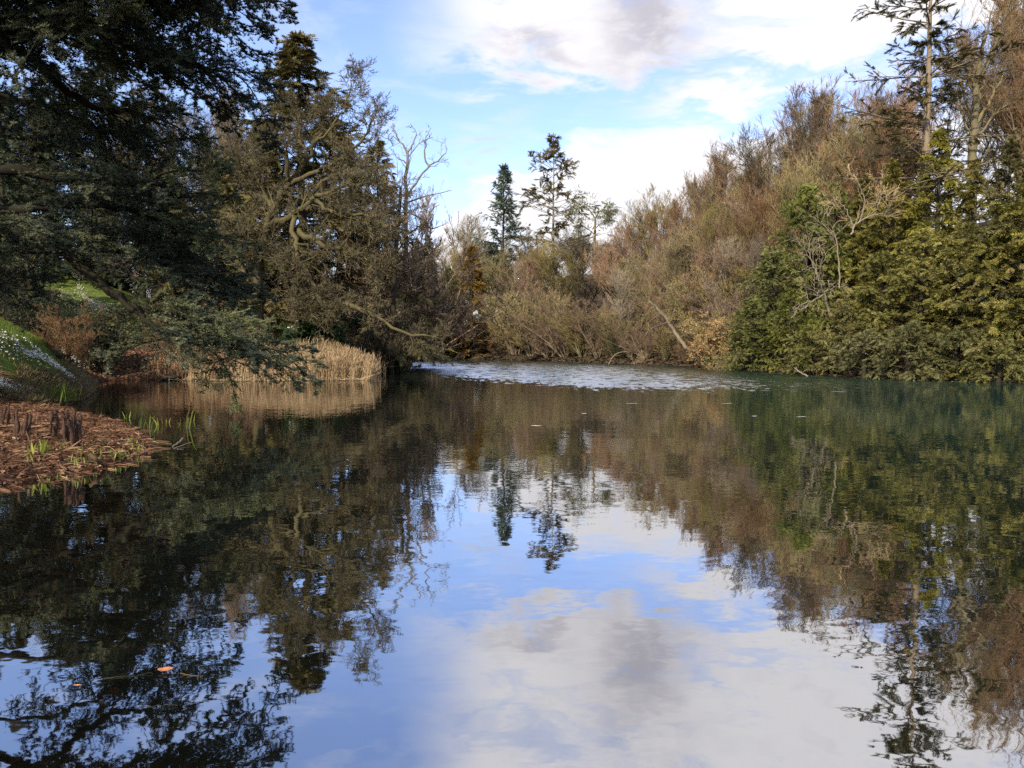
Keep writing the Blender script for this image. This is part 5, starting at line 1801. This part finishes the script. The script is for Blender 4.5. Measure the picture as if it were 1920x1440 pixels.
# rough growth at the foot of the bank
gp = ground_pts(rng, 15000, (-24, -12.0), (19, 31), lambda x, y: (lake_sd(x, y) > 0.0) & (ground_h(x, y) < 0.75 + 0.3 * patchy(x, y, 1.1)) & (y > 19.3))
n = len(gp)
gb3 = Buf()
dv = np.column_stack([rng.normal(size=(n, 2)) * 0.12, 0.06 + 0.22 * rng.random(n)])
gb3.spikes(gp, gp + dv, 0.016, rng)
litter(gb3, gp[:6000] + np.array([0, 0, 0.06]), 0.09, rng, 0.05)
tag(link('rough_bank_plants', gb3.mesh('rough_bank_plants', M['grass_dry'])), 'rough brown and olive growth at the foot of the grass bank', 'ground cover', kind='stuff')


# snowdrops
def drift(label, pts_px, dens, width, seed, D_of=None):
    """pts_px: centre line in (px, D); flowers scattered about it"""
    r = np.random.default_rng(seed)
    line = resample([surf(px, py) for px, py in pts_px], 40)
    n = dens
    idx = r.integers(0, 39, n)
    f = r.random((n, 1))
    c = line[idx] * (1 - f) + line[idx + 1] * f
    c = c[:, :2] + r.normal(size=(n, 2)) * width * (0.6 + 0.5 * np.sin(idx * 0.35))[:, None]
    keep = lake_sd(c[:, 0], c[:, 1]) > 0.1
    c = c[keep]
    n = len(c)
    p3 = np.column_stack([c, ground_h(c[:, 0], c[:, 1])])
    fl, lf = Buf(), Buf()
    hh = 0.11 + 0.07 * r.random((n, 1))
    top = p3 + np.column_stack([r.normal(size=(n, 2)) * 0.03, hh])
    for q_ in range(3):   # three hanging petals
        dv = norm(r.normal(size=(n, 3)) * np.array([1, 1, 0.2]) + np.array([0, 0, -1.1])) * 0.042
        fl.spikes(top + dv, top, 0.014, r)
    for q_ in range(3):
        lf.spikes(p3, p3 + np.column_stack([r.normal(size=(n, 2)) * 0.04, 0.07 + 0.08 * r.random(n)]), 0.010, r, 0.55 + 0.4 * r.random(n))
    a_ = tag(link('snowdrops', fl.mesh('snowdrop_petals', M['snow'])), label, 'flowers', kind='stuff')
    b_ = link('snowdrop_leaves', lf.mesh('snowdrop_leaves', M['yew_blue']), a_)
    b_['kind'] = 'stuff'


drift('thick drift of snowdrops down the upper middle of the grass bank', [(62, 612), (85, 628), (108, 648), (130, 668), (150, 688)], 1900, 0.5, 401)
drift('line of snowdrops along the edge of the green grass bank', [(-10, 648), (30, 658), (62, 668), (95, 684), (122, 702), (142, 720), (155, 738)], 800, 0.42, 402)
drift('snowdrops at the bottom left corner of the bank above the mud spit', [(-10, 722), (8, 728), (22, 738)], 120, 0.2, 403)
drift('scattered snowdrops on the park slope behind the cedar', [(98, 556), (125, 568), (190, 580), (150, 520), (225, 505), (300, 540), (330, 572), (420, 592)], 2600, 1.1, 404)
drift('snowdrops on the low green bank beyond the reeds', [(706, 668), (716, 674), (727, 678)], 500, 0.5, 405)

# ------------------------------------------------------------------ small things
# slatted bench beside the path
bz = gh(-20.4, 32.5)
bench = thing('park_bench', 'weathered grey wooden bench half hidden by foliage above the grass bank', 'bench', surf(50, 588) + np.array([-0.3, 0.5, 0]), 0.15)


def box(buf, c, s, rot=0.0):
    x, y, z = [q_ / 2 for q_ in s]
    V = np.array([(-x, -y, -z), (x, -y, -z), (x, y, -z), (-x, y, -z), (-x, -y, z), (x, -y, z), (x, y, z), (-x, y, z)], float)
    ch, sh = math.cos(rot), math.sin(rot)
    V = np.column_stack([V[:, 0], V[:, 1] * ch - V[:, 2] * sh, V[:, 1] * sh + V[:, 2] * ch]) + np.array(c)
    buf.add(V, [(0, 3, 2, 1), (4, 5, 6, 7), (0, 1, 5, 4), (1, 2, 6, 5), (2, 3, 7, 6), (3, 0, 4, 7)], 0.5)


def box_obj(name, c, s, mat, parent, rot=0.0):
    b_ = Buf()
    box(b_, c, s, rot)
    return link(name, b_.mesh(name, mat), parent)


for k_ in range(3):
    box_obj('seat_slat', (0, -0.16 + 0.15 * k_, 0.44), (1.5, 0.11, 0.035), M['wood_grey'], bench)
for k_ in range(3):
    box_obj('back_slat', (0, 0.24 + 0.03 * k_, 0.58 + 0.15 * k_), (1.5, 0.03, 0.09), M['wood_grey'], bench, -0.2)
for sx in (-0.62, 0.62):
    box_obj('leg', (sx, -0.18, 0.21), (0.07, 0.07, 0.42), M['wood_grey'], bench)
    box_obj('leg', (sx, 0.22, 0.42), (0.07, 0.06, 0.84), M['wood_grey'], bench)


# rocks
def rock(name, label, loc, size, seed, mat='stone', group=None):
    r = np.random.default_rng(seed)
    b_ = Buf()
    nu, nv = 12, 8
    V = []
    ph = r.random(6) * 6
    for j in range(nv + 1):
        for i in range(nu):
            th, f_ = i * 2 * math.pi / nu, j * math.pi / nv
            d = np.array([math.cos(th) * math.sin(f_), math.sin(th) * math.sin(f_), math.cos(f_)])
            rr_ = 1 + 0.22 * math.sin(3 * d[0] + ph[0]) + 0.18 * math.sin(4 * d[1] + ph[1]) + 0.15 * math.sin(5 * d[2] + ph[2]) + 0.04 * math.sin(9 * d[0] + 7 * d[1] + ph[3])
            V.append(d * rr_ * np.array(size) * 0.5)
    Q = [(j * nu + i, j * nu + (i + 1) % nu, (j + 1) * nu + (i + 1) % nu, (j + 1) * nu + i) for j in range(nv) for i in range(nu)]
    b_.add(V, Q, 0.5)
    o = link(name, b_.mesh(name, M[mat]))
    o.location = [float(q_) for q_ in loc]
    return tag(o, label, 'rock', group)


for k_, (px, D, sz, lab, mt) in enumerate([
    (263, 44, (0.9, 0.6, 0.55), 'pale upright rock at the left of the group on the green slope', 'stone'),
    (274, 43.6, (0.7, 0.6, 0.5), 'dark block for the shaded opening in the middle of the group on the green slope', 'dark'),
    (286, 44.2, (0.8, 0.6, 0.4), 'low grey rock at the right of the group on the green slope', 'stone')]):
    if mt == 'dark' and 'dark' not in M:
        M['dark'] = plain_mat('opening_shade', (0.02, 0.02, 0.022), 0.6, 0.3)  # near-black block, its colour paints the shade of an opening between the rocks
    ps_ = surf(px, 588)
    rock('rock', lab, ps_ + np.array([0, 0, 0.12]), sz, 500 + k_, mt)
rock('mossy_stump', 'dark mossy stump among the snowdrops on the bank edge', surf(108, 672) + np.array([0, 0, 0.12]), (0.4, 0.35, 0.5), 510, 'bark_dark')
rock('root_clump', 'rusty brown root clump at the foot of the dark trunk, by the glittering water',
     (-8.95, 58.5, 0.25), (2.0, 1.8, 1.2), 511, 'bark_red')
rock('root_clump', 'small dark root clump at the waterline left of the dead stems', (-17.0, 37.9, 0.08), (1.3, 0.6, 0.35), 512, 'bark_dark')


# floating bits
def flat_leaf(name, px, py, L, w_, rot, mat, lab, curl=0.25, group=None):
    p0 = on_level(px, py, 0.006)
    b_ = Buf()
    nn = 9
    V = []
    for i in range(nn):
        t_ = i / (nn - 1)
        ww = w_ * math.sin(math.pi * (0.06 + 0.88 * t_)) ** 0.8 * (1 + 0.12 * math.sin(i * 2.3))
        x = (t_ - 0.5) * L
        zc = 0.006 + curl * w_ * (abs(t_ - 0.5) * 2) ** 2
        V += [(x, -ww, zc + curl * ww * 0.6), (x, 0, zc), (x, ww, zc + curl * ww * 0.9)]
    Q = []
    for i in range(nn - 1):
        for j in range(2):
            Q.append((i * 3 + j, (i + 1) * 3 + j, (i + 1) * 3 + j + 1, i * 3 + j + 1))
    b_.add(V, Q, 0.5)
    o = link(name, b_.mesh(name, M[mat], True))
    o.location = p0
    o.rotation_euler = (0, 0, rot)
    return tag(o, lab, 'leaf' if mat != 'feather' else 'feather', group)


flat_leaf('floating_leaf', 310, 1258, 0.075, 0.024, 0.2, 'water_leaf', 'orange brown dead leaf floating in the dark water at the lower left')
flat_leaf('floating_leaf', 145, 1287, 0.035, 0.008, 0.1, 'water_leaf', 'small orange scrap floating left of the larger dead leaf')
for k_, (px, py, L, lab) in enumerate([
    (1005, 799, 0.22, 'white curled feather floating in the middle of the lake'),
    (1095, 776, 0.13, 'tiny white feather floating right of the curled one'),
    (1185, 757, 0.40, 'thin pale scrap floating below the glittering band'),
    (1363, 757, 0.35, 'thin pale scrap floating below the gold reflection'),
    (1414, 781, 0.13, 'tiny white scrap floating on the green reflection'),
    (1502, 782, 0.30, 'long pale scrap floating on the green reflection'),
    (1574, 735, 0.55, 'long pale scrap floating near the right shore')]):
    flat_leaf('floating_feather', px, py, L, 0.028 if k_ in (0, 1, 4) else 0.018, 0.25 * (k_ % 3) - 0.2, 'feather', lab)

rng = np.random.default_rng(209)


def stick(name, pts, r0, r1, lab, mat='bark_pale', group=None):
    W3 = np.array([list(on_level(px, py, z)) for px, py, z in pts])
    P = resample(W3, 12) - W3[0]
    P[1:] += rng.normal(size=(11, 3)) * 0.003
    b_ = Buf()
    b_.tubes(P[None], np.linspace(r0, r1, 12)[None], 6, rng)
    o = link(name, b_.mesh(name, M[mat], True))
    o.location = W3[0]
    return tag(o, lab, 'stick', group)


stick('floating_stick', [(252, 827, 0.005), (290, 829, 0.01), (322, 832, 0.005)], 0.012, 0.006, 'thin grey stick lying on the water at the tip of the mud spit', 'bark_red')
stick('floating_stick', [(322, 838, 0.0), (335, 830, 0.05), (343, 822, 0.09)], 0.012, 0.02, 'short pale stick rising out of the water off the mud spit')
stick('floating_stick', [(324, 842, 0.0), (345, 834, 0.02), (360, 829, 0.03)], 0.010, 0.006, 'pale stick floating beside the short rising one')
stick('floating_stick', [(378, 829, 0.0), (385, 822, 0.03), (395, 819, 0.02)], 0.006, 0.004, 'thin curved twig on the water right of the pale sticks', 'bark_red')
stick('floating_stick', [(195, 1272, 0.0), (240, 1268, 0.003), (288, 1262, 0.004)], 0.0018, 0.001, 'fine brown stem floating left of the orange leaf', 'bark_dark')
stick('floating_stick', [(338, 1262, 0.002), (360, 1266, 0.003), (380, 1269, 0.002)], 0.0025, 0.0018, 'fine brown stem floating right of the orange leaf', 'bark_red')
stick('floating_stick', [(255, 1325, 0.0), (290, 1324, 0.003), (332, 1321, 0.002)], 0.0018, 0.001, 'fine olive stem floating below the orange leaf', 'bark_dark')
stick('driftwood_log', [(166, 852, 0.22), (182, 862, 0.14), (196, 872, 0.04)], 0.035, 0.03, 'reddish broken log end sliding into the water from the mud spit', 'bark_red')
stick('dead_branch', [(170, 728, 0.0), (178, 722, 0.15), (186, 715, 0.3)], 0.02, 0.012, 'pale forked stick at the inlet below the leaf-covered slope')
stick('dead_reed', [(317, 720, 0.0), (317, 700, 0.45), (316, 686, 0.85)], 0.014, 0.008, 'single pale reed standing in the water left of the reed bed', 'bark_pale')

# drowned leaves on the lake bed near the camera
rng = np.random.default_rng(210)
dp = ground_pts(rng, 5000, (-7, 1.5), (1.0, 12), lambda x, y: (lake_sd(x, y) < -0.1) & (x < 1.0))
db = Buf()
litter(db, dp, 0.10, rng, 0.01)
tag(link('sunken_leaves', db.mesh('sunken_leaves', M['litter'])), 'drowned brown leaves on the lake bed in the left foreground', 'leaf litter', kind='stuff')


# ------------------------------------------------------------------ walkers on the path behind the reeds
def person(label, px, D, height, coat, trousers, hair, heading, arm=0.25):
    x_ = (px - 960) / F * D
    z0 = gh(x_, D)
    t = thing('person', label, 'person', (x_, D, z0), heading)
    h = height / 1.75

    def skin_mesh(name, verts, edges, radii, mat, root=0, parent=t):
        me = bpy.data.meshes.new(name)
        me.from_pydata([(a_ * h, b_ * h, c_ * h) for a_, b_, c_ in verts], edges, [])
        o = link(name, me, parent)
        md = o.modifiers.new('skin', 'SKIN')
        md.use_smooth_shade = True
        for i, r_ in enumerate(radii):
            me.skin_vertices[0].data[i].radius = (r_[0] * h, r_[1] * h) if isinstance(r_, tuple) else (r_ * h, r_ * h)
            me.skin_vertices[0].data[i].use_root = (i == root)
        s2 = o.modifiers.new('smooth', 'SUBSURF')
        s2.levels = 1
        s2.render_levels = 2
        me.materials.append(mat)
        return o
    skin = M.setdefault('skin', plain_mat('skin', (0.50, 0.32, 0.25), 0.6, 0.08))
    # body: pelvis, spine, neck, head, legs mid-stride, arms, hands
    V = [(0, 0, 0.95), (0, 0, 1.15), (0, 0.0, 1.38), (0, 0.01, 1.48), (0, 0.015, 1.57), (0, 0.02, 1.68),
         (0.10, 0, 0.90), (0.11, -0.14, 0.50), (0.11, -0.08, 0.08), (0.11, -0.22, 0.04),
         (-0.10, 0, 0.90), (-0.11, 0.08, 0.50), (-0.11, 0.26, 0.12), (-0.11, 0.13, 0.03),
         (0.19, 0, 1.40), (0.24, arm * 0.3, 1.13), (0.22, -0.08 + arm * 0.2, 0.90), (0.21, -0.11 + arm * 0.2, 0.82),
         (-0.19, 0, 1.40), (-0.24, -arm * 0.2, 1.13), (-0.22, -0.16, 0.92), (-0.21, -0.2, 0.85)]
    E = [(0, 1), (1, 2), (2, 3), (3, 4), (4, 5), (0, 6), (6, 7), (7, 8), (8, 9), (0, 10), (10, 11), (11, 12), (12, 13),
         (2, 14), (14, 15), (15, 16), (16, 17), (2, 18), (18, 19), (19, 20), (20, 21)]
    R = [(0.14, 0.10), (0.13, 0.10), (0.15, 0.10), 0.055, 0.085, 0.08, 0.085, 0.06, 0.045, 0.035, 0.085, 0.06, 0.045, 0.035,
         0.06, 0.045, 0.032, 0.035, 0.06, 0.045, 0.032, 0.035]
    skin_mesh('body', V, E, R, skin)
    VC = [V[0], V[1], V[2], (0, 0, 1.45), V[14], V[15], V[16], V[18], V[19], V[20], (0, 0, 0.82)]
    EC = [(0, 1), (1, 2), (2, 3), (2, 4), (4, 5), (5, 6), (2, 7), (7, 8), (8, 9), (0, 10)]
    RC = [(0.175, 0.135), (0.165, 0.13), (0.175, 0.125), 0.075, 0.08, 0.062, 0.05, 0.08, 0.062, 0.05, (0.18, 0.14)]
    skin_mesh('coat', VC, EC, RC, coat)
    VT = [(0, 0, 0.93), V[6], V[7], V[8], V[10], V[11], V[12]]
    skin_mesh('trousers', VT, [(0, 1), (1, 2), (2, 3), (0, 4), (4, 5), (5, 6)], [(0.15, 0.11), 0.10, 0.075, 0.062, 0.10, 0.075, 0.062], trousers)
    for vi, vj in ((8, 9), (12, 13)):
        skin_mesh('shoe', [V[vi], V[vj], (V[vj][0], V[vj][1] - 0.05, 0.035)], [(0, 1), (1, 2)], [0.055, 0.05, 0.04], trousers)
    skin_mesh('hair', [(0, 0.05, 1.60), (0, 0.04, 1.70), (0, 0.0, 1.745)], [(0, 1), (1, 2)], [0.08, 0.092, 0.07], hair)
    return t


c_purple = plain_mat('purple_coat', (0.10, 0.02, 0.10), 0.7, 0.2)
c_black = plain_mat('black_coat', (0.012, 0.012, 0.016), 0.7, 0.2)
c_navy = plain_mat('navy_coat', (0.018, 0.02, 0.035), 0.7, 0.2)
c_tr = plain_mat('dark_trousers', (0.02, 0.02, 0.024), 0.8, 0.2)
c_hair = plain_mat('grey_hair', (0.25, 0.22, 0.2), 0.7, 0.2)
c_hair2 = plain_mat('brown_hair', (0.06, 0.04, 0.03), 0.7, 0.2)
person('person in a purple coat walking behind the reeds', 665, 50, 1.60, c_purple, c_tr, c_hair, 1.2)
person('person in a black coat walking behind the reeds, second from the left', 683, 51, 1.68, c_black, c_tr, c_hair2, 1.4)
person('person in a dark navy coat walking close behind the black-coated one', 696, 51.5, 1.74, c_navy, c_tr, c_hair2, 1.3)
